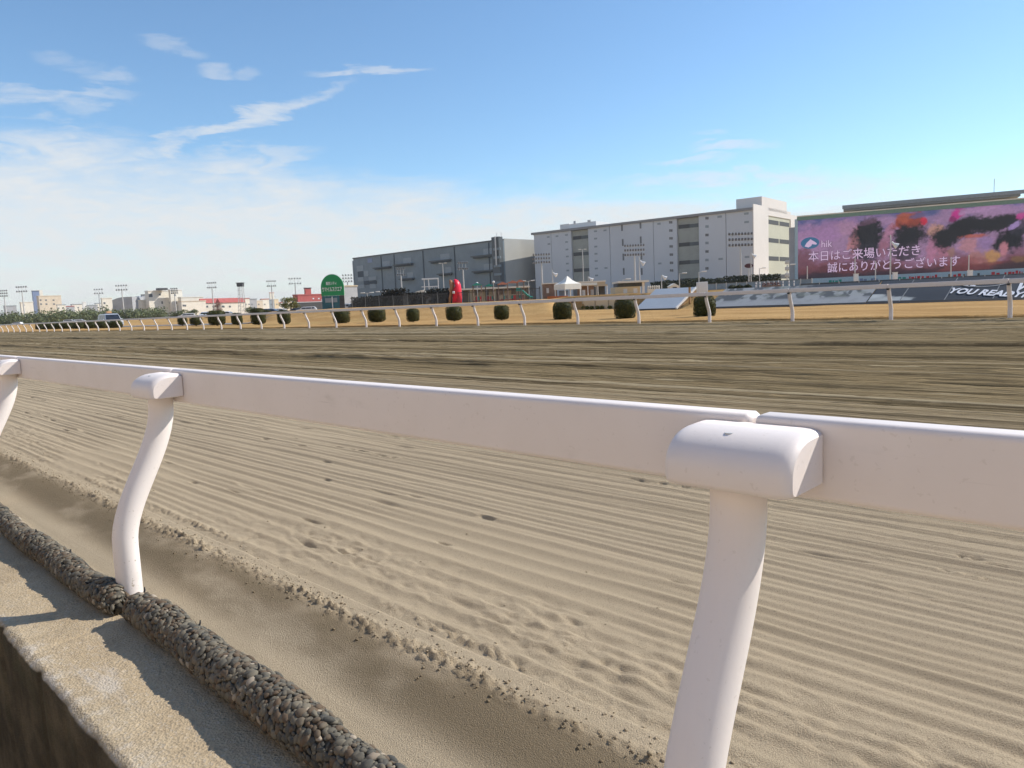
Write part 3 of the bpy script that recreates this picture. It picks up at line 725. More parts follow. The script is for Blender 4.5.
S.box('side_band', mw, -.7, .0, -.30, 2.5, zs0-1.2, zs1+.3); S.box('sponsor_band', mw, 0, WL, -.30, .1, zs0-1.6, zs0)
S.box('side_frame', M['greywall'], -2.0, -.72, .2, 3, zs0-2, zs1-1.5)
nu, nv = 420, 150
U_, V_ = np.meshgrid(np.linspace(0, WL, nu), np.linspace(zs0, zs1, nv), indexing='ij')
def spx(px, py): return S.p(px, py, -.2)
mU, mV = [], []
# the moving picture, painted as soft colour patches in screen metres
C = np.zeros((nu, nv, 3)); vv = (V_-zs0)/(zs1-zs0)
warp = (fbm(U_*.22, V_*.5, 5, 501)-.5)
def mixc(mask, col): 
    global C
    c = np.array(lin(*col)[:3]); C = C*(1-mask[..., None])+c*mask[..., None]
mixc(np.ones_like(vv), (158, 124, 160))
mixc(sstep(.70, .98, vv+warp*.5-.012*U_*.1)*.9, (66, 84, 138))
mixc(sstep(.40, .60, fbm(U_*.5, V_*.9, 4, 505))*.35*(vv > -1), (178, 140, 178))
mixc(sstep(.45, .0, vv+warp*.55), (118, 62, 66))
mixc(sstep(.18, .0, vv+warp*.3), (56, 36, 44))
def blob(px, py, rx, ry, ang, col, a=1.0, soft=.36, rough=.5):
    u, v = spx(px, py); u1, _ = spx(px+rx, py); _, v1 = spx(px, py-ry)
    sx_, sy_ = abs(u1-u), abs(v1-v); ca, sa = math.cos(rad(ang)), math.sin(rad(ang))
    du, dv = (U_-u), (V_-v); p_ = (du*ca+dv*sa)/sx_; q_ = (-du*sa+dv*ca)/sy_
    dk = 1.18 if sum(col) < 125 else 1.0
    r = np.sqrt(p_*p_+q_*q_)/dk+rough*(fbm(U_*.9, V_*1.1, 4, int(px))-.5)*1.6+.5*(fbm(U_*3.5, V_*3.0, 3, int(px)+7)-.5)
    if sum(col) < 110: col = tuple(c*.5 for c in col)
    mixc(a*(1-sstep(1-soft, 1+soft*.6, r)), col)
for q in [(815, 236, 22, 12, 0, (168, 128, 170), .8), (835, 230, 28, 10, 10, (160, 120, 166), .8), (806, 262, 12, 14, 0, (110, 60, 66), .8),
          (850, 268, 40, 7, 4, (100, 52, 58), .8), (822, 276, 24, 4, 0, (48, 36, 46), .8),
          (858, 241, 10, 16, -15, (190, 120, 112), .7), (848, 228, 12, 8, 0, (176, 134, 160), .7),
          (869, 236, 14, 15, 0, (28, 32, 42), 1), (867, 252, 12, 8, 0, (34, 34, 44), .9), (868, 222, 10, 3, 20, (110, 76, 100), .6),
          (888, 236, 5, 16, -22, (176, 122, 150), .9), (884, 250, 6, 10, -10, (150, 96, 116), .8),
          (909, 222, 17, 9, 5, (150, 66, 50), 1), (905, 217, 10, 5, 0, (172, 84, 56), .8), (924, 221, 4, 4, 0, (206, 38, 70), 1),
          (909, 236, 16, 10, 5, (26, 30, 38), 1), (905, 252, 14, 8, 0, (40, 36, 44), .85), (925, 214, 16, 3, 10, (80, 92, 140), .7),
          (937, 232, 9, 10, 30, (196, 146, 122), .85), (932, 250, 6, 16, -8, (182, 120, 150), .9), (943, 252, 7, 10, 0, (176, 112, 132), .8),
          (958, 214, 8, 5, 40, (198, 44, 140), 1), (953, 220, 4, 4, 0, (130, 30, 96), .9), (980, 209, 22, 4, 8, (176, 136, 178), .9), (1003, 210, 24, 5, 6, (168, 132, 172), .9),
          (945, 238, 12, 10, 35, (34, 34, 38), 1), (962, 228, 18, 9, 25, (26, 29, 34), 1), (985, 225, 24, 7, 4, (24, 28, 34), 1), (1003, 222, 16, 6, 5, (30, 34, 36), 1),
          (1010, 240, 16, 10, 20, (26, 30, 36), 1), (1020, 226, 10, 8, 40, (34, 36, 48), .8), (1014, 226, 7, 2.5, 38, (168, 140, 196), .9), (1021, 216, 5, 4, 30, (190, 60, 140), .9),
          (969, 246, 10, 8, 0, (188, 132, 142), .9), (975, 236, 13, 2, 0, (180, 96, 84), .9), (985, 243, 8, 6, 0, (150, 120, 166), .9), (951, 252, 4, 6, 0, (150, 110, 96), .8),
          (992, 257, 10, 7, 0, (188, 140, 82), .9), (1004, 250, 4, 8, 0, (196, 128, 140), .85), (978, 258, 9, 8, 0, (176, 120, 112), .8), (1018, 259, 8, 4, 0, (130, 96, 62), .8),
          (975, 267, 40, 4, 3, (120, 58, 58), .8), (1010, 266, 20, 4, 3, (60, 40, 44), .8), (960, 262, 30, 4, 3, (136, 72, 76), .6),
          (1050, 228, 20, 16, 0, (40, 40, 48), .9), (1075, 226, 14, 22, 0, (170, 120, 120), .8), (1110, 228, 18, 14, 0, (60, 44, 40), .9)]: blob(*q)
C = C*(1+.42*(fbm(U_*2.6, V_*2.2, 4, 511)-.5)+.25*(fbm(U_*.5-V_*.6, V_*1.6, 3, 513)-.5))[..., None]
yp = -.02*S.flip
sme = np_mesh('picture', np.stack([U_, np.full_like(U_, yp), V_], -1).reshape(-1, 3), grid_faces(nu, nv), M['black'])
ca_ = sme.color_attributes.new('picture', 'FLOAT_COLOR', 'POINT'); ca_.data.foreach_set('color', np.concatenate([C, np.ones((nu, nv, 1))], -1).astype(np.float32).ravel())
def led_mat(name, k):
    m, t, b = new_mat(name); a = t.n('ShaderNodeAttribute', attribute_name='picture')
    b.inputs['Base Color'].default_value = (.03, .03, .035, 1); b.inputs['Roughness'].default_value = .7
    t.l(a.outputs['Color'], b.inputs['Emission Color']); b.inputs['Emission Strength'].default_value = k; return m
sme.materials.clear(); sme.materials.append(led_mat('led_picture', .56))
link_mesh('picture', sme, S.root)
def led_flat(name, c, k=.46):
    m, t, b = new_mat(name); b.inputs['Base Color'].default_value = (.03, .03, .035, 1)
    b.inputs['Emission Color'].default_value = lin(*c); b.inputs['Emission Strength'].default_value = k; return m
LED_W, LED_D, LED_B = led_flat('led_white', (226, 196, 230), .54), led_flat('led_outline', (62, 40, 66)), led_flat('led_blue', (52, 116, 160))
def text_mesh(body, w, h, offset=0.0, res=2):
    cu = bpy.data.curves.new('t', 'FONT'); cu.body = body; cu.offset = offset; cu.resolution_u = res
    o = bpy.data.objects.new('t', cu); COL.objects.link(o); dg = bpy.context.evaluated_depsgraph_get()
    me = bpy.data.meshes.new_from_object(o.evaluated_get(dg)); bpy.data.objects.remove(o)
    v = np.array([q.co[:] for q in me.vertices]); return me, v
def lettering(name, body, x0, x1, z0, z1, y, material, parent, bold=0.0, outline=None, shear=0.0):
    """text stood upright in the parent's x-z plane, fitted to the box x0..x1, z0..z1"""
    ref = None
    for mt, off, dy in (((outline, bold+.024, .0),) if outline else ())+((material, bold, -.04),):
        me, v = text_mesh(body, 1, 1, off)
        if ref is None or True:
            _, v0 = text_mesh(body, 1, 1, 0.0); lo, hi = v0.min(0), v0.max(0)
        kx, kz = (x1-x0)/(hi[0]-lo[0]), (z1-z0)/(hi[1]-lo[1])
        fy = y+dy*(1 if y <= 0 else -1)
        co = np.stack([x0+(v[:, 0]-lo[0])*kx+shear*(v[:, 1]-lo[1])*kz, np.full(len(v), fy), z0+(v[:, 1]-lo[1])*kz], -1)
        me.vertices.foreach_set('co', co.astype(np.float32).ravel()); me.materials.clear(); me.materials.append(mt); me.update()
        me.name = name; link_mesh(name if mt is material else name+'_outline', me, parent)
def fit(pxa, pya, pxb, pyb):
    a = S.p(pxa, pya, -.1); b_ = S.p(pxb, pyb, -.1); return a, b_
a, _ = fit(808.5, 260.5, 920, 246); b_ = S.p(920, 255.5, -.1); hgt = S.p(860, 248.6)[1]-S.p(860, 259)[1]
zc = S.p(860, 253.5)[1]; yt = -.06*S.flip
lettering('greeting_text', '本日はご来場いただき', a[0], b_[0], zc-hgt*.5, zc+hgt*.5, yt, LED_W, S.root, .006, LED_D)
a = S.p(827.5, 268, -.1); b_ = S.p(960, 260, -.1); zc2 = S.p(890, 264.2)[1]
lettering('greeting_text', '誠にありがとうございます', a[0], b_[0], zc2-hgt*.5, zc2+hgt*.5, yt, LED_W, S.root, .006, LED_D)
# small round horse-head emblem and its wordmark in the corner of the picture
cx_, cz_ = S.p(810, 243, -.1); R_ = 1.35
n_ = 40; pts = [(cx_+R_*1.5*math.cos(2*math.pi*k/n_), cz_+R_*math.sin(2*math.pi*k/n_)) for k in range(n_)]
MB().add([(p[0], yt, p[1]) for p in pts], [tuple(range(n_))]).build('emblem', LED_B, S.root)
hd = [(q[0]*.8, q[1]*.8) for q in [(-1.5, -.9), (-.9, .1), (-.2, .75), (.2, 1.15), (.45, .8), (1.1, .45), (1.9, -.25), (1.7, -.6), (1.15, -.5), (.6, -.35), (.3, -.9), (-.4, -1.3)]]
MB().add([(cx_+p[0], yt*1.5, cz_+p[1]*1.0) for p in hd], [tuple(range(len(hd)))]).build('emblem_horse', LED_W, S.root)
a = S.p(821.5, 246, -.1); b_ = S.p(832, 239, -.1); lettering('wordmark', 'hik', a[0], b_[0], a[1]-.3, b_[1]-.2, yt, LED_W, S.root, .01, LED_D)
rg = np.random.default_rng(77)
for (p0, p1, c) in [(829, 842, 'slide'), (857, 868, 'blue'), (871, 878, 'blue'), (893, 906, 'slide'), (909, 916, 'playred'), (917, 924, 'playred'), (926, 931, 'playred'), (932, 937, 'playred'), (948, 951, 'brown'), (953, 961, 'playred'), (963, 967, 'brown'), (977, 981, 'dark'), (991, 1000, 'playred'), (1004, 1022, 'playred')]:
    a = S.p(p0, 277)[0]; b_ = S.p(p1, 277)[0]; mb = MB(); x = a
    while x < b_-.1:
        w = rg.uniform(.25, .7); mb.box(x, min(b_, x+w), min(-.34*S.flip, -.30*S.flip), max(-.34*S.flip, -.30*S.flip), zs0-1.1, zs0-1.1+rg.uniform(.35, .65)); x += w+rg.uniform(.1, .3)
    mb.build('sponsor_mark', M[c], S.root)
# the stand roof that shows over the screen
G = Facade('stand_roof', 843, 235, 1018, 215, 'long dark sloping roof of a stand rising behind the giant screen', 'roof')
zr0 = G.p(843, 214.5)[1]; zr1 = (G.p(1016, 191.5)[1]+G.p(850, 210.5)[1])/2+1.9
mr = mat('stand_roof_steel', (.22, .26, .30), .5, .08)
y_ = G.flip
mb = MB(); mb.add([(0, 0, zr1-1.2), (G.L, 0, zr1-1.2), (G.L, 30*y_, zr1+2), (0, 30*y_, zr1+2), (0, 0, zr1-2.6), (G.L, 0, zr1-2.6), (G.L, 30*y_, zr1-2.6), (0, 30*y_, zr1-2.6)], [(0, 1, 2, 3), (4, 7, 6, 5), (0, 4, 5, 1), (1, 5, 6, 2), (2, 6, 7, 3), (3, 7, 4, 0)]); mb.build('roof_slab', mr, G.root)
G.box('roof_fascia', M['dk_door'], -.3, G.L+1.5, -.5, -.05, zr1-2.0, zr1-.9)
G.box('stand_body', M['greywall'], 3, G.L-2, 4, 24, -1, zr1-2.6)
G.box('mast', M['galv'], G.L*.86, G.L*.86+.15, .4, .55, zr1-1, zr1+3)

# ------------------------------------------------------------------ air
hz = MB().box(-600, 7300, -4600, 8800, -9, 60).build('haze', None)
hz.data.materials.clear(); hm = bpy.data.materials.new('haze'); hm.use_nodes = True; hn = hm.node_tree; hn.nodes.clear()
ho = hn.nodes.new('ShaderNodeOutputMaterial'); hv = hn.nodes.new('ShaderNodeVolumePrincipled'); hv.inputs['Density'].default_value = .00013; hv.inputs['Color'].default_value = (.86, .88, .90, 1); hv.inputs['Anisotropy'].default_value = .2
hn.links.new(hv.outputs[0], ho.inputs['Volume']); hz.data.materials.append(hm); tag(hz, 'thin pale haze over the course', 'haze', kind='stuff')

# ------------------------------------------------------------------ lighting towers and poles
lampm = MB().box(-.5, .5, -.3, .3, -.42, .42, .08).mesh('floodlight', M['lamp'])
def tower(px, ytop, depth, ncol, nrow, wpx, hpx, label, rot=0.0, base_z=0.0, pole=.42):
    zt_ = zat(px, ytop, depth); k = depth/FOC; w = wpx*k; h = hpx*k
    x, y = at(px, depth, zt_-h); x0, y0 = at(px, depth, base_z)
    root = empty('floodlight_tower', (x, y, base_z), -YAW+rot, label, 'floodlight', 'floodlight towers round the course')
    top = zt_-base_z
    MB().tube([(0, 0, -1), (0, 0, top-h-.1)], [pole, pole*.7], 10).build('pole', M['galv'], root)
    fr_ = MB()
    for r_ in range(nrow):
        z_ = top-h+(h*(r_+.15)/max(1, nrow-1))*.95 if nrow > 1 else top-h*.5
        fr_.box(-w/2, w/2, .15, .28, z_-.28, z_-.14)
    for q in (-.3, 0, .3): fr_.box(q*w-.07, q*w+.07, .29, .42, top-h-.4, top)
    rack = fr_.build('lamp_rack', M['galv'], root)
    ls = min(1.0, w/ncol/1.05)
    for r_ in range(nrow):
        z_ = top-h+(h*(r_+.15)/max(1, nrow-1))*.95 if nrow > 1 else top-h*.5
        for c_ in range(ncol):
            o = link_mesh('floodlight', lampm, rack); o.location = (-w/2+w*(c_+.5)/ncol, -.15, z_+.2); o.scale = (ls*.62, ls, max(ls, .8)*1.0); o.rotation_euler = (.35, 0, 0)
    return root
towers = [(740.5, 234.5, 262, 8, 3, 26, 11.5, 'tall floodlight tower with three lamp rows before the sunlit end of the pale warehouse', .1),
          (634.5, 246, 305, 8, 3, 21, 9.5, 'floodlight tower standing before the middle of the pale warehouse', 0),
          (541.5, 255, 335, 7, 3, 18, 8, 'floodlight tower at the left end of the pale warehouse', 0),
          (463, 263.5, 372, 5, 2, 12, 6, 'floodlight tower behind the red inflatable', .5),
          (401, 269.5, 400, 4, 2, 10, 6, 'floodlight tower before the dark warehouse, above the black fence', .6),
          (347.5, 275.5, 440, 4, 3, 11, 6.5, 'floodlight tower just right of the green arched sign', .2),
          (295, 279.2, 470, 5, 2, 13, 5.2, 'floodlight tower left of the red building', .4),
          (271.5, 281.8, 480, 5, 2, 9.5, 5, 'floodlight tower between the watch tower and the red building', .3),
          (212, 283.5, 490, 5, 2, 10, 4.8, 'floodlight tower in front of the red roofed houses', 0),
          (174.5, 289, 460, 4, 3, 7.5, 4.5, 'low floodlight tower before the white office block', 0),
          (121.8, 286.2, 470, 5, 2, 12.5, 4.4, 'floodlight tower left of the grey shed', 0),
          (98.8, 290, 520, 4, 2, 10, 4, 'small distant floodlight tower above the middle of the tree belt', 0),
          (22, 287.6, 455, 5, 2, 12.5, 4.6, 'floodlight tower second from the left edge of the picture', -.1),
          (4.2, 291, 480, 4, 3, 9, 5.5, 'floodlight tower at the left edge of the picture', -.1)]
for tw in towers: tower(*tw)
def lamp_post(px, ytop, ybase, depth, label, arms=1, r=.09, name='lamp_post', cat='lamp post', lamp='white', group=None):
    zt_ = zat(px, ytop, depth); zb_ = zat(px, ybase, depth); x, y = at(px, depth, (zt_+zb_)/2)
    root = empty(name, (x, y, zb_-1), -YAW, label, cat, group); H = zt_-zb_+1
    MB().tube([(0, 0, 0), (0, 0, H)], [r, r*.75], 8).build('pole', M['galv'], root)
    mb = MB()
    for q in ([1] if arms == 1 else [-1, 1]): mb.tube([(0, 0, H-.05), (q*.7, 0, H+.02)], .04, 6)
    if arms: mb.build('arm', M['galv'], root)
    for q in ([1] if arms == 1 else [-1, 1] if arms else []): MB().box(min(q*.5, q*1.3), max(q*.5, q*1.3), -.18, .18, H-.02, H+.16, .05).build('lamp_head', M[lamp], root)
    return root
lamp_post(583, 249.5, 284, 240, 'tall two-armed lamp post right of the white tent', 2, .14)
lamp_post(443.3, 263.3, 290, 250, 'tall two-armed lamp post left of the red inflatable', 2, .12)
lamp_post(679.5, 273.5, 290, 130, 'lamp post behind the pale reclining board, beside the small white hut', 1)
lamp_post(699, 272, 290, 130, 'lamp post behind the white camera box', 1)
lamp_post(622.8, 279.5, 295, 120, 'short lamp post in front of the flat-roofed block', 1)
lamp_post(759.5, 268.5, 284, 150, 'lamp post below the sunlit end of the pale warehouse', 1)
lamp_post(367.5, 293, 303, 150, 'short double lamp post right of the green arched sign', 2)
lamp_post(382.5, 291.8, 303, 150, 'short double lamp post over the left end of the black fence', 2)
lamp_post(389, 291, 303, 150, 'short single lamp post over the black fence', 1)
lamp_post(528.5, 281, 290, 150, 'short double lamp post between playground and white tent', 2)
def cam_pole(px, ytop, ybase, ylamp, depth, label):
    zt_ = zat(px, ytop, depth); zb_ = zat(px, ybase, depth); zl = zat(px, ylamp, depth); x, y = at(px, depth, (zt_+zb_)/2)
    root = empty('loudspeaker_pole', (x, y, zb_-1), -YAW, label, 'pole', 'poles with white loudspeakers')
    MB().tube([(0, 0, 0), (0, 0, zt_-zb_+1)], [.12, .08], 8).build('pole', M['galv'], root)
    MB().tube([(.15, 0, zl-zb_+1.5), (.45, -.1, zl-zb_+1.1), (.95, -.25, zl-zb_+.75)], [.10, .22, .50], 10).build('loudspeaker', M['white'], root)
cam_pole(639.6, 257, 290, 263, 150, 'pole with a white loudspeaker right of the middle floodlight tower')
cam_pole(890.5, 235, 276, 245, 120, 'tall pole with a white loudspeaker crossing the lettering of the giant screen')
cam_pole(552.5, 270, 284, 274.5, 170, 'pole with a white loudspeaker left of the white tent peak')
cam_pole(588.3, 276.5, 284, 279.3, 170, 'pole with a white loudspeaker right of the white tent peak')
cam_pole(661.5, 275.5, 286, 277.5, 160, 'pole with a white loudspeaker above the white balustrade')
cam_pole(751, 252, 285, 256, 160, 'pole with a white loudspeaker at the corner of the pale warehouse')
for (px, yt_, yb_, lb) in [(807.3, 266, 281, 'slim lamp pole below the round emblem of the giant screen'), (855, 257, 277, 'slim lamp pole below the dark horse at the left of the screen'), (875.5, 261, 276, 'slim lamp pole between the lettering and the tall loudspeaker pole'), (951, 257, 275, 'slim lamp pole below the end of the greeting text'), (968.8, 255, 272, 'slim lamp pole right of the greeting text')]:
    lamp_post(px, yt_, yb_, 125, lb, 0, .10)
for (px, yt_, yb_, lb) in [(856, 274, 280, 'small white post box at the foot of the screen, left of the tall pole'), (895, 272.5, 279, 'pale box at the foot of the tall loudspeaker pole'), (970, 270.5, 275, 'pale box at the foot of the screen right of the lettering')]:
    z0 = zat(px, yb_, 118); z1 = zat(px, yt_, 118); x, y = at(px, 118, z0); r_ = empty('control_box', (x, y, z0-1), -YAW, lb, 'box')
    box('cabinet', M['white'], r_, -.3, .3, -.25, .25, 0, z1-z0+1, bev=.03); box('lid', M['cream'], r_, -.34, .34, -.29, .29, z1-z0+1.002, z1-z0+1.06)
lp = lamp_post(787.2, 265, 282, 120, 'grey equipment mast with several lamps at the left edge of the giant screen', 1, .12, 'equipment_mast', 'mast')
for q in (2.2, 3.2, 4.2): box('equipment_box', M['galv'], lp, -.28, .28, -.25, .25, q-.35, q+.2, bev=.03)
x, y = at(749, 165, 0); sg = empty('signal_post', (x, y, 0), -YAW, 'signal post with a round dark red disc left of the sunlit warehouse end', 'signal')
zz_ = zat(749, 268.5, 165); MB().tube([(0, 0, -1), (0, 0, zz_)], .13, 8).build('pole', M['galv'], sg)
MB().prism([(.95*math.cos(a*math.pi/10), zz_+.6+.5*math.sin(a*math.pi/10)) for a in range(20)], -.2, .1).build('disc', mat('dark_red', (.08, .03, .04), .5), sg)

# ------------------------------------------------------------------ banners on the bank
def bank_panel(name, Y0, Y1, xb, zb, xt, zt, label, material, nu=2, nv=2, cat='banner'):
    """sheet lying on the bank between two stations along the straight; local x along the straight, y up the slope"""
    b0 = Vector((xb, Y0, zb)); sl = Vector((xt-xb, 0, zt-zb)); L = sl.length; sl.normalize()
    root = empty(name, b0, 0, label, cat); u = Vector((0, -1, 0)); n_ = u.cross(sl)
    root.rotation_euler = Matrix((( u.x, sl.x, n_.x), (u.y, sl.y, n_.y), (u.z, sl.z, n_.z))).to_euler()
    W = Y0-Y1
    UU, VV = np.meshgrid(np.linspace(0, W, nu), np.linspace(0, L, nv), indexing='ij')
    return root, W, L, UU, VV
def lay_text(root, name, body, x0, x1, y0, y1, material, bold=.02, shear=0.0, z=.035):
    me, v = text_mesh(body, 1, 1, bold); lo, hi = v.min(0), v.max(0); kx, ky_ = (x1-x0)/(hi[0]-lo[0]), (y1-y0)/(hi[1]-lo[1])
    co = np.stack([x0+(v[:, 0]-lo[0])*kx+shear*(v[:, 1]-lo[1])*ky_, y0+(v[:, 1]-lo[1])*ky_, np.full(len(v), z)], -1)
    me.vertices.foreach_set('co', co.astype(np.float32).ravel()); me.materials.clear(); me.materials.append(material); me.name = name; return link_mesh(name, me, root)
mblk, t, b = new_mat('banner_black')
a = t.n('ShaderNodeAttribute', attribute_name='print'); t.l(a.outputs['Color'], b.inputs['Base Color']); b.inputs['Roughness'].default_value = .55; b.inputs['Specular IOR Level'].default_value = .3
def printed(root, UU, VV, C, name='sheet'):
    me = np_mesh(name, np.stack([UU, VV, np.full_like(UU, .0)], -1).reshape(-1, 3), grid_faces(*UU.shape), mblk)
    c = me.color_attributes.new('print', 'FLOAT_COLOR', 'POINT'); c.data.foreach_set('color', np.concatenate([C, np.ones(UU.shape+(1,))], -1).astype(np.float32).ravel())
    link_mesh(name, me, root)
XB, ZBk, XT, ZTk = 38.12, -.80, 40.42, .22
Ya = on_plane(868, 306, Vector((XB, 0, ZBk)), Vector((0, 0, 1))).y
Ya = 12.9; Yb = -14.0; Yl = 21.6
root, W, L, UU, VV = bank_panel('advertising_banner', Ya, Yb, XB, ZBk, XT, ZTk, 'black advertising banner with white lettering laid on the grass bank below the giant screen', None, 240, 40)
C = np.full(UU.shape+(3,), .0)+np.array((.040, .044, .050))*(1+.5*(fbm(UU*.6, VV*.9, 3, 601)-.5))[..., None]
tip = (1-sstep(-.12, .12, (UU-2.6+VV*1.9)/2.2+(fbm(UU*1.6, VV*2.4, 4, 603)-.5)*.9))*(VV < .95)*(VV > .14)
C = C*(1-tip[..., None])+np.array((.50, .52, .50))*tip[..., None]*(.55+.6*fbm(UU*2, VV*3, 3, 605))[..., None]
printed(root, UU, VV, C)
box('lower_edge', M['black'], root, 0, W, -.24, -.003, -.10, .03)
mb = MB()
for k in range(13): mb.box(1.9*k+1.45, 1.9*k+1.49, .02, L-.02, .003, .012)
mb.build('seams', mat('seam_thread', (.22, .23, .24), .7), root)
def bloc(px, py):
    """station on the banner seen at a picture point (local x, y)"""
    sl = Vector((XT-XB, 0, ZTk-ZBk)).normalized(); n_ = Vector((0, -1, 0)).cross(sl)
    q = on_plane(px, py, Vector((XB, Ya, ZBk)), n_)-Vector((XB, Ya, ZBk)); return -q.y, q.dot(sl)
pa, pb = bloc(946, 293), bloc(1007, 296.5); yb_ = bloc(975, 297)[1]; yt_ = bloc(975, 290)[1]
def baseline_text(root, name, body, A_, B_, h, material, bold=.02, z=.035):
    me, v = text_mesh(body, 1, 1, bold); lo, hi = v.min(0), v.max(0); ax, ay = A_; dx, dy = B_[0]-A_[0], B_[1]-A_[1]; L_ = math.hypot(dx, dy); dx /= L_; dy /= L_
    u = (v[:, 0]-lo[0])*L_/(hi[0]-lo[0]); q = (v[:, 1]-lo[1])*h/(hi[1]-lo[1])
    me.vertices.foreach_set('co', np.stack([ax+u*dx-q*dy, ay+u*dy+q*dx, np.full(len(v), z)], -1).astype(np.float32).ravel()); me.materials.clear(); me.materials.append(material); me.name = name; return link_mesh(name, me, root)
baseline_text(root, 'slogan', 'YOU READY?', bloc(946, 293.6), bloc(1024, 298.4), bloc(980, 290.4)[1]-bloc(980, 296)[1], M['letter'], .035)
baseline_text(root, 'slogan', 'ARE', bloc(961, 285.8), bloc(975, 286.8), bloc(965, 281)[1]-bloc(965, 286)[1], M['letter'], .03)
n_ = 48; ex, ey = bloc(985, 284)
v = [(ex+q*.95*math.cos(2*math.pi*k/n_), ey+.05+q*.40*math.sin(2*math.pi*k/n_), .03) for k in range(n_) for q in (1, .88)]
MB().add(v, [(2*k, 2*k+1, (2*k+3) % (2*n_), (2*k+2) % (2*n_)) for k in range(n_)]).build('ring_mark', mat('grey_print', (.36, .36, .35), .6), root)
baseline_text(root, 'big_letter', 'W', bloc(1011, 291.5), bloc(1032, 292.5), bloc(1015, 283)[1]-bloc(1015, 291.5)[1], M['letter'], .04)
root, W, L, UU, VV = bank_panel('advertising_banner', Yl, Ya+.05, XB, ZBk, XT-.02, ZTk-.01, 'pale printed banner with a streaky grey picture on the bank right of the camera box', None, 150, 60)
sk = UU*1.5+VV*2.2; n1 = fbm(UU*2.6+VV*1.4, (VV*1.5-UU*1.3)*.9, 4, 611); n2 = fbm(UU*2.6, VV*2.4, 3, 613)
C = np.array((.34, .345, .335))+np.zeros(UU.shape+(3,))
d = sstep(.45, .53, n1)*sstep(.16, .36, VV/L); C = C*(1-.82*d[..., None])+np.array((.05, .055, .055))*.82*d[..., None]
d = sstep(.52, .66, n2)*.55; C = C*(1-d[..., None])+np.array((.20, .21, .17))*d[..., None]
d = sstep(.35, .30, VV/L)*.6; C = C*(1-d[..., None])+np.array((.34, .345, .35))*d[..., None]
d = sstep(.62, .9, VV/L)*sstep(.4, .7, UU/W); C = C*(1-d[..., None])+np.array((.06, .065, .07))*d[..., None]
printed(root, UU, VV, C); box('lower_edge', M['black'], root, 0, W, -.24, -.003, -.1, .03)

# pale board reclining on a timber frame
sl0 = (38.1, 23.75, -.93)
root, W, L, UU, VV = bank_panel('reclining_board', 26.5, 23.65, 38.2, -.82, 40.55, .36, 'large pale blue white board reclining on a timber frame behind the far rail', None, cat='board')
box('panel', M['board'], root, 0, W, 0, L, 0, .06); box('edge_trim', M['white'], root, W+.002, W+.09, 0, L, -.02, .09)
mb = MB()
for q in (.4, 1.4, 2.4): 
    mb.box(W+.10, W+.2, q-.05, q+.05, -.9+.2*q, -.03); 
mb.box(W+.10, W+.2, 0, L, -.14, -.03); mb.build('timber_frame', M['wood'], root)
box('lower_edge', M['black'], root, 0, W, -.13, -.003, -.1, .03)
for (y_, lb) in [(23.1, 'timber trestle leg beside the pale reclining board'), ]:
    r_ = empty('timber_trestle', (39.6, y_, -.95), 0, 'brown timber trestle between the reclining board and the round bush', 'trestle')
    for q in (-.7, .7): box('upright', M['wood'], r_, q-.05, q+.05, -.05, .05, 0, 1.35)
    for z_ in (.35, .95): box('rail', M['wood'], r_, -.7, .7, -.112, -.052, z_-.05, z_+.05)

# ------------------------------------------------------------------ infield facilities
def place(px, depth, z, name, label, cat, group=None, rz=0.0):
    x, y = at(px, depth, z); return empty(name, (x, y, z), -YAW+rz, label, cat, group)
def wpx(n_, depth): return n_*depth/FOC
# cream retaining wall and the young shrubs at its foot
x0, y0 = at(571, 64, -.5); x1, y1 = at(623, 56.5, -.5)
cw = empty('retaining_wall', (x0, y0, -.95), math.atan2(y1-y0, x1-x0), 'low cream panelled wall below the white tent with small shrubs at its foot', 'wall')
Lw = math.hypot(x1-x0, y1-y0)
box('wall_panel', M['cream2'], cw, -.5, Lw+.3, 0, .25, -.1, 1.05); box('coping', M['beige'], cw, -.55, Lw+.35, -.06, .31, 1.052, 1.12)
for k in range(5): box('post', M['beige'], cw, k*Lw/4-.05, k*Lw/4+.05, -.05, -.003, 0, 1.05)
box('notice', M['galv'], cw, .25, .8, -.04, -.004, .5, .95)
for i, px in enumerate((583.5, 587.5, 592, 597.5, 601.5, 608.5)):
    u_ = (px-573)/49*Lw; xx_ = x0+(x1-x0)*u_/Lw-.5*math.cos(-YAW+1.57); yy_ = y0+(y1-y0)*u_/Lw-.5
    rg = np.random.default_rng(700+i); d = rg.normal(size=(150, 3)); d /= np.linalg.norm(d, axis=1)[:, None]
    v, f = leaf_quads(d*np.array((.20, .20, .16))*(rg.random((150, 1))**.4)+np.array((0, 0, .2)), d, .06, rg)
    o = empty('shrub', (xx_, yy_, -.95), 0, 'small young shrub planted at the foot of the cream wall', 'shrub', 'young shrubs along the cream wall')
    link_mesh('leaves', np_mesh('leaves', v, f, M['tree_y']), o); MB().tube([(0, 0, -.1), (0, 0, .2)], .02, 6).build('stem', M['trunk'], o)
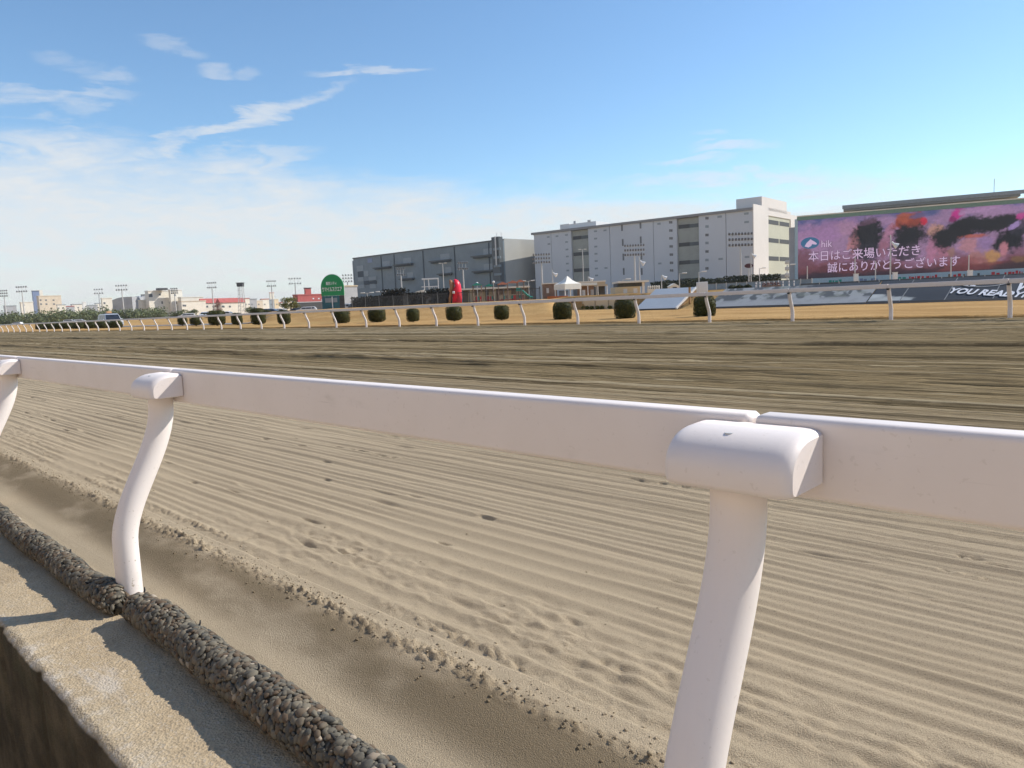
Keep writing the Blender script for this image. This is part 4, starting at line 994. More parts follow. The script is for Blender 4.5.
# brown kiosk, tent, canopy, shed, flat-roofed block
r_ = place(550.5, 92, 0, 'kiosk', 'low brown kiosk with a flat roof left of the white tent', 'kiosk')
zk = zat(550, 284, 92); box('wall', M['brown'], r_, -.85, .85, 0, 2.5, -.3, zk); box('roof', M['cream'], r_, -1.0, .95, -.15, 2.6, zk+.002, zk+.14); box('window', M['galv'], r_, -.45, -.15, -.03, 0, zk-1.1, zk-.5); box('counter', M['orange'], r_, -.4, .8, -.35, -.02, .1, .5)
r_ = place(568, 88, 0, 'marquee_tent', 'white marquee tent with a pointed peak above the cream wall', 'tent', None, .5)
zt_ = zat(568, 276, 88); ze = zat(568, 284, 88); zv = zat(568, 289.5, 88); hw = wpx(9.6, 88)
mb = MB(); NR = 10; rows = []
for k in range(NR+1):
    u = k/NR; s_ = hw*(1-u)**1.0*(1-.30*math.sin(math.pi*u)) if k < NR else .03
    rows.append([(s_, -s_, ze+(zt_-ze)*u), (s_, s_, ze+(zt_-ze)*u), (-s_, s_, ze+(zt_-ze)*u), (-s_, -s_, ze+(zt_-ze)*u)])
mb.add([q for R in rows for q in R], [(4*i+k, 4*i+(k+1) % 4, 4*i+4+(k+1) % 4, 4*i+4+k) for i in range(NR) for k in range(4)]); mb.build('canopy', M['tent'], r_)
mb = MB(); mb.box(-hw, hw, -hw-.03, -hw, zv, ze); mb.box(-hw-.03, -hw, -hw, hw, zv, ze); mb.box(hw, hw+.03, -hw, hw, zv, ze); mb.build('valance', M['tent'], r_)
for (a, c) in ((-1, -1), (1, -1), (-1, 1), (1, 1)): MB().tube([(a*(hw-.08), c*(hw-.08), -.5), (a*(hw-.08), c*(hw-.08), ze)], .07, 8).build('leg', M['white'], r_)
box('back_curtain', M['blue'], r_, -hw*.6, hw*.5, hw*.7, hw*.75, -.3, zv-.1)
for (px, lb, w) in [(556, 'leftmost orange barrier below the white kiosk roof', .7), (561, 'orange barrier under the left side of the white tent', .8), (566, 'orange barrier under the middle of the white tent', .5)]:
    r_ = place(px, 82, 0, 'barrier', lb, 'barrier', 'orange barriers at the tent'); box('panel', M['orange'], r_, -w/2, w/2, 0, .08, .05, .42, bev=.02); box('foot', M['dark'], r_, -w/2, w/2, -.12, .2, -.3, .045)
r_ = place(572.3, 80, 0, 'cool_box', 'white box on the ground at the right leg of the white tent', 'box'); box('body', M['white'], r_, -.2, .2, 0, .3, -.3, .30, bev=.03); box('lid', M['cream'], r_, -.22, .22, -.02, .32, .302, .36)
r_ = place(588, 95, 0, 'open_pavilion', 'open pavilion with a white flat canopy right of the white tent', 'pavilion')
zc = zat(588, 285.5, 95); w = wpx(8.5, 95)
box('canopy', M['tent'], r_, -w, w, -1.2, 3, zc, zc+.32); box('rear_wall', M['brown'], r_, -w, w, 2.6, 2.8, -.4, zc-.01)
for q in (-w+.1, -.1, w-.1): MB().tube([(q, -1.1, -.5), (q, -1.1, zc)], .07, 8).build('leg', M['white'], r_)
for q, mt in ((-.55, 'white'), (.5, 'greywall')): box('vending_machine', M[mt], r_, q-.17, q+.17, -.6, -.2, -.3, zc-.55, bev=.02)
r_ = place(592, 112, 0, 'beige_hall', 'low beige roofed hall behind the open pavilion', 'hall')
zc = zat(592, 281.2, 112); w = wpx(14, 112); box('roof', M['beige'], r_, -w*1.15, w*.98, 0, 8, zc-.55, zc+.0); box('wall', M['dk_ledge'], r_, -w, w*.9, .5, 7.6, -.5, zc-.56); box('gutter', M['cream'], r_, -w*1.15, w*1.0, -.12, -.003, zc-.15, zc+.03)
r_ = place(602.5, 90, 0, 'open_shed', 'dark open shed with white posts left of the flat-roofed block', 'shed')
zc = zat(602, 286, 90); w = wpx(5, 90); box('roof', M['beige'], r_, -w, w, -.3, 3, zc, zc+.2); box('interior', M['dark'], r_, -w+.1, w-.1, 1.4, 1.5, -.4, zc-.002)
for q in (-w+.06, w-.06): MB().tube([(q, -.2, -.5), (q, -.2, zc)], .06, 8).build('post', M['white'], r_)
r_ = place(630, 100, 0, 'flat_roofed_block', 'cream utility block with a wide white flat roof and two white doors', 'block')
zc = zat(632, 280.8, 100); zw = zat(632, 286.5, 100); w = wpx(14.5, 100)
box('roof', M['cream'], r_, -w*.85, w*1.25, -.9, 5, zc-.25, zc); box('wall', M['cream2'], r_, -w, w*.72, .2, 4.5, -.6, zw); box('clerestory', M['dk_ledge'], r_, -w*.8, w*1.1, .6, 4.4, zw+.002, zc-.252)
for q in (-w*.3, w*.4): d_ = box('door', M['white'], r_, q-.26, q+.26, .15, .197, -.4, zw-.25); box('handle', M['dark'], d_, q+.15, q+.19, .10, .148, .35, .5)
box('column', M['white'], r_, w*.85, w*1.0, -.2, .1, -.5, zc-.253)
r_ = place(654, 105, 0, 'balustrade', 'white balustrade of round-topped posts behind the reclining board', 'balustrade'); zc = zat(654, 285.5, 105); w = wpx(6.2, 105)
box('plinth', M['cream'], r_, -w, w, 0, .4, -.4, zc-.45)
for k in range(6): MB().tube([(-w+.12+k*(2*w-.24)/5, .2, zc-.45), (-w+.12+k*(2*w-.24)/5, .2, zc-.1), (-w+.12+k*(2*w-.24)/5, .2, zc)], [.10, .13, .06], 8).build('post', M['cream'], r_)
box('handrail', M['cream'], r_, -w, w, .1, .3, zc-.25, zc-.18)
r_ = place(674.5, 110, 0, 'small_hut', 'small white hut with a dark opening behind the reclining board', 'hut'); zc = zat(674, 285, 110); w = wpx(4.6, 110)
box('wall', M['cream'], r_, -w, w, 0, 1.5, -.4, zc-.2); box('hatch', M['dark'], r_, -.25, .35, -.03, 0, zc-.55, zc-.3); MB().prism([(-w-.1, zc-.2), (w+.1, zc-.2), (0, zc+.25)], -.1, 1.6).build('roof', M['cream'], r_)
# white camera box on a post
r_ = place(702.5, 31.5, -.95, 'camera_box', 'white box on a thin post rising over the far rail', 'box'); z0 = zat(702, 293.5, 31.5)+.95; z1 = zat(702, 282, 31.5)+.95
box('housing', M['white'], r_, -.20, .20, -.18, .18, z0, z1, bev=.015); MB().tube([(0, 0, 0), (0, 0, z0)], .03, 8).build('pole', M['galv'], r_); box('bracket', M['dark'], r_, -.12, .12, -.1, .1, z0-.05, z0-.002)
# grey fence strip, clutter in front of the screen
x0, y0 = at(697, 74, .2); x1, y1 = at(812, 68, .2)
fg = empty('panel_fence', (x0, y0, .2), math.atan2(y1-y0, x1-x0), 'long low blue grey panel fence left of the giant screen', 'fence'); Lf = math.hypot(x1-x0, y1-y0)
zf = zat(750, 282.3, 71)-.2; box('panels', mat('fence_blue_grey', (.25, .32, .38), .6), fg, 0, Lf, 0, .08, -.6, zf)
for k in range(12): box('post', M['galv'], fg, k*Lf/11-.04, k*Lf/11+.04, -.07, -.002, -.6, zf+.08)
box('coping', M['wh_roof'], fg, 0, Lf, -.03, .12, zf+.002, zf+.05)
x0, y0 = at(800, 66, .3); x1, y1 = at(1075, 60, .3)
fg = empty('panel_fence', (x0, y0, .3), math.atan2(y1-y0, x1-x0), 'dark grey low panel fence at the foot of the giant screen', 'fence'); Lf = math.hypot(x1-x0, y1-y0)
zf = zat(900, 279, 63)-.3; box('panels', M['dk_ledge'], fg, 0, Lf, 0, .08, -.6, zf)
for k in range(14): box('post', M['galv'], fg, k*Lf/13-.03, k*Lf/13+.03, -.06, -.002, -.6, zf+.05)
for i, (px, lb) in enumerate([(732, 'low grey green shrub right of the camera box'), (739.5, 'low dark shrub at the foot of the tall floodlight tower'), (748, 'low shrub left of the dark red awning')]):
    x, y = at(px, 58, .3); rg = np.random.default_rng(720+i); d = rg.normal(size=(260, 3)); d /= np.linalg.norm(d, axis=1)[:, None]
    v, f = leaf_quads(d*np.array((.4, .3, .16))*(rg.random((260, 1))**.4)+np.array((0, 0, .12)), d, .08, rg)
    o = empty('shrub', (x, y, .25), 0, lb, 'shrub'); link_mesh('leaves', np_mesh('leaves', v, f, M['hedge']), o); MB().tube([(0, 0, -.2), (0, 0, .35)], .03, 6).build('stem', M['trunk'], o)
r_ = place(772, 60, .3, 'planter', 'long planter with dark red flowers below the signal post', 'planter'); w = wpx(9, 60)
box('trough', M['brown'], r_, -w, w, 0, .3, -.2, .12); rg = np.random.default_rng(731); P = np.stack([rg.uniform(-w, w, 300), rg.uniform(0, .3, 300), rg.uniform(.12, .34, 300)], -1)
v, f = leaf_quads(P, rg.normal(size=(300, 3)), .045, rg); link_mesh('flowers', np_mesh('flowers', v, f, mat('dark_red_petals', (.16, .06, .045), .7)), r_)
for i, px in enumerate((756, 760, 764.5, 769, 774, 778.5, 783, 789, 794)):
    r_ = place(px, 66, .3, 'traffic_cone', 'small white bollard in the row before the blue grey fence', 'bollard', 'small white bollards left of the screen'); r_.name = 'bollard'
    MB().tube([(0, 0, -.1), (0, 0, .42), (0, 0, .5)], [.07, .06, .03], 8).build('shaft', M['white'], r_); MB().tube([(0, 0, .25), (0, 0, .33)], .068, 8).build('band', M['blue'], r_)
# hedge below the pale warehouse
x0, y0 = at(650, 215, 0); x1, y1 = at(778, 190, 0); Lh = math.hypot(x1-x0, y1-y0); rg = np.random.default_rng(741); n_ = 5200
zh = zat(715, 277.3, 200); P = np.stack([rg.uniform(0, Lh, n_), rg.uniform(0, 3, n_), zh*rg.random(n_)**.55], -1); P[:, 2] *= .86+.25*fbm(P[:, 0]*.35, P[:, 1]*.3, 3, 743)
hg = empty('hedge', (x0, y0, 0), math.atan2(y1-y0, x1-x0), 'long dark green hedge along the foot of the pale warehouse', 'hedge')
v, f = leaf_quads(P, np.array((0, -1, .4))+.6*rg.normal(size=(n_, 3)), .30, rg); link_mesh('foliage', np_mesh('foliage', v, f, M['hedge']), hg); box('branches', M['hedge'], hg, .2, Lh-.2, .5, 2.6, -.5, zh*.72)

# black mesh fence with its bars, running left of the playground
x0, y0 = at(352, 84, 0); x1, y1 = at(540, 70, 0); Lf = math.hypot(x1-x0, y1-y0)
bf = empty('mesh_fence', (x0, y0, 0), math.atan2(y1-y0, x1-x0), 'dark bar fence running along the mound in front of playground and parked cars', 'fence')
zf = 1.25; mb = MB(); k = 0
while k*.16 < Lf: mb.box(k*.16-.012, k*.16+.012, -.012, .012, -.4, zf); k += 1
mb.build('bars', M['dark'], bf)
for z_ in (.1, zf-.1): box('rail', M['dark'], bf, 0, Lf, -.05, -.014, z_-.025, z_+.025)
for k in range(13): box('post', M['dark'], bf, k*Lf/12-.04, k*Lf/12+.04, .014, .09, -.5, zf+.08)
# dark trimmed shrub bank right behind the fence, left part
for i, (a0, a1, yt_, dep, lb) in enumerate([(381, 402, 290, 96, 'dark clipped hedge block behind the left end of the bar fence'), (401, 425, 293.5, 100, 'dark hedge block behind the fence below the yellow awning'), (424, 451, 289.5, 104, 'dark hedge block left of the red inflatable'), (351, 380, 297, 98, 'low dark hedge right of the green arched sign')]):
    xa, ya = at(a0, dep, 0); xb, yb = at(a1, dep-3, 0); Lh = math.hypot(xb-xa, yb-ya); zh = zat((a0+a1)/2, yt_, dep); rg = np.random.default_rng(750+i); n_ = 1300
    P = np.stack([rg.uniform(0, Lh, n_), rg.uniform(0, 1.4, n_), zh*rg.random(n_)**.6*(.88+.2*rg.random(n_))], -1)
    hg = empty('hedge', (xa, ya, 0), math.atan2(yb-ya, xb-xa), lb, 'hedge'); v, f = leaf_quads(P, np.array((0, -1, .3))+.6*rg.normal(size=(n_, 3)), .15, rg)
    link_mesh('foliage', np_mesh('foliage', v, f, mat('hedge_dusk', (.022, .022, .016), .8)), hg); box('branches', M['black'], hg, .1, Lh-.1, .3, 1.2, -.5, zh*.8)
# steel gantry, yellow awning, red inflatable, playground
r_ = place(432.5, 118, 0, 'steel_gantry', 'white steel gantry frame left of the red inflatable', 'gantry'); zg = zat(432, 278, 118); zm = zat(432, 286.5, 118); zl = zat(432, 293.5, 118); w = wpx(7.2, 118)
box('top_beam', M['white'], r_, -w-.3, w, -.2, .2, zg-.22, zg)
for q in (-w+.05, -w*.35, w-.05): box('upright', M['white'], r_, q-.06, q+.06, -.08, .08, -.4, zg-.222)
for z_ in (zm, zl): box('cross_beam', M['white'], r_, -w-.4, w, -.16, -.082, z_-.06, z_+.06)
for k in range(4): box('baluster', M['galv'], r_, -w*.2+k*.35, -w*.2+k*.35+.04, -.05, .05, zl, zm-.07)
r_ = place(413, 108, 0, 'awning_stall', 'stall with a yellow orange awning behind the bar fence', 'stall'); za = zat(413, 296, 108); w = wpx(7, 108)
MB().prism([(-w, za-.15), (w, za-.15), (w, za+.02), (-w, za+.22)], -.8, .6).build('awning', mat('yellow_canvas', (.62, .38, .12), .7, .15), r_); box('counter', M['brown'], r_, -w*.9, w*.9, 0, .5, -.4, za-.5)
for q in (-w*.9, w*.9): box('post', M['galv'], r_, q-.04, q+.04, -.7, -.62, -.4, za-.152)
r_ = place(421, 122, 0, 'stall', 'cream topped stall with a pale striped canopy left of the steel gantry', 'stall'); za = zat(421, 291.2, 122); w = wpx(5.5, 122)
MB().prism([(-w, za-.25), (w, za-.25), (w*.7, za+.2), (-w*.5, za)], -.8, .6).build('canopy', M['cream'], r_); box('stall_body', M['brown'], r_, -w*.8, w*.8, 0, .6, -.4, za-.253)
r_ = place(455.5, 76, 0, 'inflatable', 'tall rounded bright red inflatable with a brown neck shape on its left side', 'inflatable')
k = 76/FOC
def outline(pts): return [((a-455.5)*k, (b-0)) for a, b in pts]
def zpx(px, py): return zat(px, py, 76)
red = [(452.2, 305), (452.8, 298), (453.4, 293), (454.6, 288), (456.4, 285), (455.4, 281.6), (454.8, 279.4), (456.6, 278.8), (459.4, 280.2), (461.0, 282.6), (461.8, 285), (462.2, 290), (462.4, 297), (462.0, 305)]
def puffy(name, pts, depth, material, y0):
    """closed outline inflated to a cushion"""
    P = [((a-455.5)*k, zpx(a, b)) for a, b in pts]; n_ = len(P); cx_ = sum(p[0] for p in P)/n_; cz_ = sum(p[1] for p in P)/n_
    rows = []
    for s_, y in ((.0, -1), (.45, -.88), (.75, -.62), (.92, -.34), (1, 0), (.92, .34), (.75, .62), (.45, .88), (0, 1)):
        rows.append([(cx_+(p[0]-cx_)*s_, y0+y*depth, cz_+(p[1]-cz_)*s_) for p in P])
    mb = MB(); mb.add([q for R in rows for q in R], [(i*n_+j, i*n_+(j+1) % n_, (i+1)*n_+(j+1) % n_, (i+1)*n_+j) for i in range(len(rows)-1) for j in range(n_)], True)
    return mb.build(name, material, r_)
puffy('body', red, .6, M['inflate'], 0)
puffy('neck', [(447.5, 305), (449.2, 299), (450.6, 293), (449.4, 289.4), (451.2, 286.6), (451.0, 282), (450.4, 280.2), (451.6, 279.4), (453.6, 280.6), (455.6, 283.5), (455.2, 287), (453.4, 292), (452.0, 298), (450.8, 305)], .35, M['inflbrown'], -.15)
puffy('foreleg', [(446.6, 303.5), (447.8, 297), (448.4, 292), (451.2, 291), (450.8, 296), (449.2, 303.5)], .25, M['black'], -.2)
puffy('collar', [(453.2, 293.6), (453.6, 291.2), (455.8, 291.2), (456.0, 293.8)], .12, M['white'], -.62)
# playground
def frame_tower(px, dep, w, ytop, label, roof, seed):
    r_ = place(px, dep, 0, 'climbing_frame', label, 'climbing frame', 'playground frames'); zt_ = zat(px, ytop, dep); rg = random.Random(seed)
    for a in (-w, w):
        for c in (-.6, .6): MB().tube([(a, c, -.5), (a, c, zt_-.25)], .05, 8).build('post', M['brown'], r_)
    for z_ in (.35, 1.0): box('platform', M['playred'] if z_ < .5 else M['beige'], r_, -w, w, -.58, .58, z_-.05, z_+.03)
    MB().prism([(-w-.15, zt_-.25), (w+.15, zt_-.25), (0, zt_+.1)], -.75, .75).build('roof', M[roof], r_)
    for k_ in range(4): box('panel', M[rg.choice(['playred', 'beige', 'slide', 'brown'])], r_, -w+k_*w/2+.04, -w+(k_+1)*w/2-.04, -.66, -.61, .4+.1*(k_ % 2), .9)
    return r_
frame_tower(478, 98, .55, 283.5, 'climbing frame with a green roof right of the red inflatable', 'slide', 1)
frame_tower(490, 101, .5, 284.5, 'climbing frame with a green roof in the middle of the playground', 'slide', 2)
frame_tower(503.5, 100, .6, 282.6, 'climbing frame with a salmon roof in the middle of the playground', 'salmon', 3)
frame_tower(513.5, 103, .7, 281.2, 'climbing frame with a salmon roof nearest the dark slide tower', 'salmon', 4)
frame_tower(521, 106, .5, 280.2, 'climbing frame with the highest salmon roof at the right of the playground', 'salmon', 5)
r_ = place(522.5, 95, 0, 'playground_slide', 'green playground slide sloping down to the right', 'slide'); za = zat(519, 290, 95); k_ = 95/FOC
MB().tube([(-.45, 0, za), (0, 0, za-.05), (.55, 0, za-.6), (1.0, 0, za-.95), (1.3, 0, za-1.0)], .13, 10).build('chute', M['slide'], r_); box('platform', M['slide'], r_, -.75, -.1, -.35, .35, za-.15, za+.28); 
for q in (-.7, -.15): box('post', M['brown'], r_, q-.04, q+.04, -.3, -.22, -.5, za-.152)
r_ = place(496, 112, 0, 'low_pavilion', 'long low pavilion with a cream flat roof edge behind the playground', 'pavilion'); za = zat(496, 288, 112); w = wpx(34, 112)
box('roof', M['cream'], r_, -w, w, -.8, 5, za-.12, za+.12); box('rear_wall', mat('pavilion_wall', (.16, .13, .10), .8, .3, .8), r_, -w*.98, w*.98, 1.5, 4.8, -.5, za-.122)
for k in range(9): box('column', M['beige'] if k % 3 == 1 else M['dark'], r_, -w*.95+k*w*.237-.06, -w*.95+k*w*.237+.06, -.5, -.38, -.5, za-.122)
for q, mt in ((-w*.72, 'beige'), (-w*.42, 'cream2'), (-w*.1, 'beige'), (w*.12, 'brown'), (w*.35, 'beige')): box('wall_panel', M[mt], r_, q-.55, q+.55, 1.40, 1.497, -.3, za-.3)
for (px, py, lb) in [(477, 283.3, 'white globe lamp over the left of the playground'), (493.5, 282, 'white globe lamp over the middle of the playground')]:
    z_ = zat(px, py, 108); x, y = at(px, 108, z_); o = empty('globe_lamp', (x, y, 0), 0, lb, 'lamp'); MB().tube([(0, 0, -.5), (0, 0, z_-.1)], .035, 8).build('pole', M['galv'], o)
    link_mesh('globe', np_mesh('globe', IV*.19+np.array((0, 0, z_)), IF, M['white'], True), o)

# ------------------------------------------------------------------ green arched sign
r_ = place(333.8, 112, 0, 'arched_sign', 'green arch-shaped sign with white lettering above a teal board', 'sign'); k = 112/FOC
zb_ = zat(333, 295.6, 112); zt_ = zat(333, 274.3, 112); w = 11.3*k
pts = [(w*math.cos(a*math.pi/28), zb_+(zt_-zb_)*(.38+.62*math.sin(a*math.pi/28))) for a in range(29)]
pts = [(w*1.0, zb_)]+pts+[(-w*1.0, zb_)]
MB().prism(pts, 0, .25).build('arch_panel', M['sign_green'], r_)
pts2 = [(p[0]*1.025, zb_+(p[1]-zb_)*1.02) for p in pts]; MB().prism(pts2, .252, .36).build('rim', M['white'], r_)
box('lower_board', M['sign_teal'], r_, -w*.98, w*.55, .05, .2, -.3, zb_-.02); box('side_board', M['dark'], r_, w*.55, w*.98, .06, .2, -.2, zb_-.02)
box('lower_band', M['dk_door'], r_, -w*.7, w*.35, .0, .048, zb_-1.0, zb_-.35)
for q in (-.1, ): MB().tube([(q, -.12, -.5), (q, -.12, zb_-.15)], .08, 8).build('pole', M['white'], r_)
lettering('sign_text', '東京シティ', -w*.52, w*.40, zb_+(zt_-zb_)*.50, zb_+(zt_-zb_)*.66, -.03, M['letter'], r_, .02)
lettering('sign_text', 'ウマイルスクエア', -w*.88, w*.85, zb_+(zt_-zb_)*.20, zb_+(zt_-zb_)*.41, -.03, M['letter'], r_, .02)

# ------------------------------------------------------------------ vehicles
def make_car(paint, loc, rz, label, suv=False, beacon=False, group='parked cars beyond the mound'):
    r_ = empty('parked_car', loc, rz, label, 'car', group); Lc, Wc, Hc = (4.7, 1.85, 1.78) if suv else (4.3, 1.7, 1.48)
    h = Lc/2
    side = [(-h, .35), (-h, .85), (-h+.1, 1.0), (-h+.25, Hc-.15), (-h+.6, Hc), (.55, Hc), (.95, Hc-.12), (1.45, 1.02), (h-.15, .9), (h, .7), (h, .35), (1.85, .28), (-1.85, .28)]
    mb = MB(); n_ = len(side)
    tum = lambda z: 1-.16*max(0, (z-.95)/(Hc-.95))
    rows = [[(p[0], q*Wc/2*tum(p[1]), p[1]) for p in side] for q in (-1, -.94, .94, 1)]
    rows[0] = [(p[0]*.985, p[1], p[2]*.985+.01) for p in rows[0]]; rows[3] = [(p[0]*.985, p[1], p[2]*.985+.01) for p in rows[3]]
    mb.add([q for R in rows for q in R], [(i*n_+j, i*n_+(j+1) % n_, (i+1)*n_+(j+1) % n_, (i+1)*n_+j) for i in range(3) for j in range(n_)])
    mb.add(rows[0], [tuple(range(n_))]); mb.add(rows[3], [tuple(range(n_))]); mb.build('body', paint, r_)
    yw = lambda z: Wc/2*tum(z)
    z0, z1 = 1.05, Hc-.14
    MB().add([(1.47, -yw(z0)*.9, z0+.02), (1.47, yw(z0)*.9, z0+.02), (1.0, yw(z1)*.9, z1+.02), (1.0, -yw(z1)*.9, z1+.02), (1.40, -yw(z0)*.9, z0), (1.40, yw(z0)*.9, z0), (.93, yw(z1)*.9, z1), (.93, -yw(z1)*.9, z1)], [(0, 1, 2, 3), (4, 7, 6, 5), (0, 4, 5, 1), (1, 5, 6, 2), (2, 6, 7, 3), (3, 7, 4, 0)]).build('windscreen', M['glass'], r_)
    for s_ in (-1, 1):
        for (a0, a1, b0, b1) in ((.15, 1.22, .15, .80), (-1.0, .07, -1.0, .07), (-h+.45, -1.08, -h+.55, -1.08)):
            MB().add([(a0, s_*(yw(z0)+.012), z0), (a1, s_*(yw(z0)+.012), z0), (b1, s_*(yw(z1)+.012), z1), (b0, s_*(yw(z1)+.012), z1), (a0, s_*(yw(z0)-.03), z0), (a1, s_*(yw(z0)-.03), z0), (b1, s_*(yw(z1)-.03), z1), (b0, s_*(yw(z1)-.03), z1)], [(0, 1, 2, 3), (4, 7, 6, 5), (0, 4, 5, 1), (1, 5, 6, 2), (2, 6, 7, 3), (3, 7, 4, 0)]).build('side_window', M['glass'], r_)
        box('headlight', M['headlight'], r_, h-.10, h+.02, s_*.62-.2, s_*.62+.2, .70, .86, bev=.02)
        for a in (-1.35, 1.4):
            wb = MB(); wb.tube([(a, s_*(Wc/2-.2), .33), (a, s_*(Wc/2+.015), .33)], .33, 18); w_ = wb.build('wheel', M['tyre'], r_)
            MB().tube([(a, s_*(Wc/2+.016), .33), (a, s_*(Wc/2+.03), .33)], .2, 14).build('rim', M['galv'], w_)
        box('mirror', paint, r_, 1.05, 1.2, s_*(Wc/2+.02) if s_ > 0 else -Wc/2-.2, Wc/2+.2 if s_ > 0 else -Wc/2-.02, 1.0, 1.14, bev=.02)
    box('grille', M['black'], r_, h-.05, h+.012, -.38, .38, .62, .84); box('bumper', M['dark'], r_, h-.1, h+.03, -.8, .8, .32, .48, bev=.03)
    if beacon:
        box('roof_rack', M['dark'], r_, -1.2, .3, -.6, .6, Hc+.002, Hc+.06); box('beacon', M['amber'], r_, -.55, -.15, -.30, .30, Hc+.062, Hc+.30, bev=.04)
    return r_
x, y = at(111, 95, -1)
# course car just behind the far rail, nose towards the camera side
make_car(M['silver'], (x, y, -1.0), rad(-93), 'silver course car with an amber roof beacon behind the far rail', True, True, 'cars')
cars = [(17, 300, 'carwhite', 'white parked car at the far left before the tree belt', 0), (70, 280, 'carwhite', 'white parked car before the middle of the tree belt', .2), (80, 285, 'carwhite', 'rear one of two white cars before the tree belt', .3),
        (187, 190, 'carwhite', 'white parked car below the cream low building', .4), (207, 150, 'carwhite', 'white parked car behind the large dark clipped bush', 1.6), (226, 170, 'carwhite', 'white parked car below the red roofed houses', .1),
        (270, 140, 'carblue', 'blue parked car left of the yellow green tree', .1), (278, 150, 'silver', 'silver parked car below the yellow green tree', .4), (307, 160, 'carwhite', 'white parked car below the red building', .2), (297, 165, 'cardark', 'dark parked car below the left end of the red building', .2),
        (346, 120, 'silver', 'silver parked car behind the low hedge right of the green arched sign', .1), (424, 112, 'silver', 'silver parked car behind the bar fence below the yellow awning', .2), (408, 112, 'carwhite', 'white parked car at the left of the yellow awning', .2), (362, 118, 'cardark', 'dark parked car behind the low hedge', .3)]
for (px, dep, mt, lb, rz) in cars:
    z_ = -.05 if px == 424 else -.45
    x, y = at(px, dep, z_); make_car(M[mt], (x, y, z_-(.25 if px < 300 else .1)), -YAW+rz+math.pi*(px % 2), lb)

# ------------------------------------------------------------------ town beyond the course on the left
def block(name, px0, px1, ytop, dep, material, label, thick=14, roof=None, wins=None, cat='building', base=-3, winm='dk_ledge', rz=0.0, pitched=None):
    span = (px1-px0)*dep/FOC; rz = .95; thick = min(thick, .24*span/math.sin(rz)); w = (span-thick*math.sin(rz))/(2*math.cos(rz))
    pc = px1-w*math.cos(rz)*FOC/dep; r_ = place(pc, dep, base, name, label, cat, None, rz); H = zat((px0+px1)/2, ytop, dep)-base; ks = 1/math.cos(rz)
    box('wall', material, r_, -w, w, 0, thick, 0, H)
    if pitched: MB().prism([(-.6, H+.02), (thick/2, H+pitched), (thick+.6, H+.02)], -w-.5, w+.5, 'x').build('roof', M[roof], r_)
    elif roof: box('roof', M[roof], r_, -w-.25, w+.25, -.25, thick+.2, H+.002, H+.5)
    if wins:
        for (px, py, ww, wh) in wins:
            x_ = min(max((px-pc)*dep/FOC*ks, -w*.85), w*.85); z_ = zat(px, py, dep)-base; ww *= dep/FOC; wh *= dep/FOC
            f_ = box('window', M['greywall'], r_, x_-ww/2-.12, x_+ww/2+.12, -.08, 0, z_-wh/2-.12, z_+wh/2+.12); box('pane', M[winm], f_, x_-ww/2, x_+ww/2, -.13, -.082, z_-wh/2, z_+wh/2)  # window tones lightened in place of distance haze
    return r_, w, H
block('office_block', 151.5, 172.5, 291, 520, M['cream'], 'white office block with small square windows and a dark rooftop frame', 16, 'white', [(156.3, 295.5, 3.6, 3), (163.3, 294.5, 1.8, 1.4), (164.2, 302.5, 1.3, 2.4), (168.8, 302.5, 1.3, 2.4)])
r_, w, H = block('office_block', 172.9, 182.6, 290, 522, M['cream'], 'white stair block joined to the right end of the white office block', 16, 'white', [(178, 302.5, 1.8, 2.2), (178, 295, 1.4, 1.4)])
box('rooftop_frame', M['dark'], r_, -w*2.6, -w*1.2, 1, 5, H+.2, H+1.6)
block('workshop', 132, 151, 300.5, 515, M['cream'], 'low cream workshop with a blue curved roof left of the white office block', 12, 'cream', [(140, 305.5, 4, 1.2)])
r_ = place(139, 528, 0, 'vault_roof', 'blue curved roof rising behind the low cream workshop', 'roof'); k = 528/FOC; zz_ = zat(139, 300.5, 528); MB().prism([(5.2*k*math.cos(a*math.pi/12), zz_+4.2*k*math.sin(a*math.pi/12)) for a in range(13)]+[(-5.2*k, -1), (5.2*k, -1)], 0, 8).build('vault', M['blue'], r_)
block('grey_tank_house', 145, 152.5, 295, 530, M['greywall'], 'grey block with a dark top between blue roof and white office', 10, 'dark')
r_ = place(120.5, 505, 0, 'storage_hall', 'grey storage hall with a long curved roof right of the second floodlight tower', 'hall'); k = 505/FOC; z0 = -3; pts = [(-13.5*k, z0), (-13.5*k, zat(107, 304, 505))]+[((-13.5+27*u)*k, zat(107, 304, 505)+(zat(120, 297.2, 505)-zat(107, 304, 505))*math.sin(min(1, u*1.45)*math.pi/2)) for u in (.1, .25, .4, .55, .7, .85, 1)]+[(13.0*k, z0)]
MB().prism(pts, 0, 16).build('hall_shell', M['greywall'], r_); box('gable_door', M['dk_door'], r_, -8*k, 6*k, -.2, 0, z0, z0+9)
block('house', 105, 112.5, 298.5, 500, M['cream'], 'small white house at the left end of the grey storage hall', 8, 'cream', [(108, 303, 1.5, 1.5)])
block('tower_block', 36.8, 41.6, 291, 700, M['blue'], 'slim dark blue tower at the far left', 8, 'dark', None, base=-4)
block('tower_block', 41.9, 45.4, 290, 712, M['cream'], 'slim white chimney shaft beside the dark blue tower', 6, None, None, base=-4)
block('apartment_block', 43.5, 59.2, 296, 690, M['tan'], 'tan apartment block right of the slim blue tower', 14, 'tan', [(47, 300, 1.5, 1.2), (51, 300, 1.5, 1.2), (55, 300, 1.5, 1.2), (47, 304, 1.5, 1.2), (51, 304, 1.5, 1.2), (55, 304, 1.5, 1.2)], base=-4)
block('house', 24.5, 33, 302.5, 560, M['cream'], 'small cream house left of the slim blue tower', 8, 'cream', [(28, 305, 1.3, 1.1)])
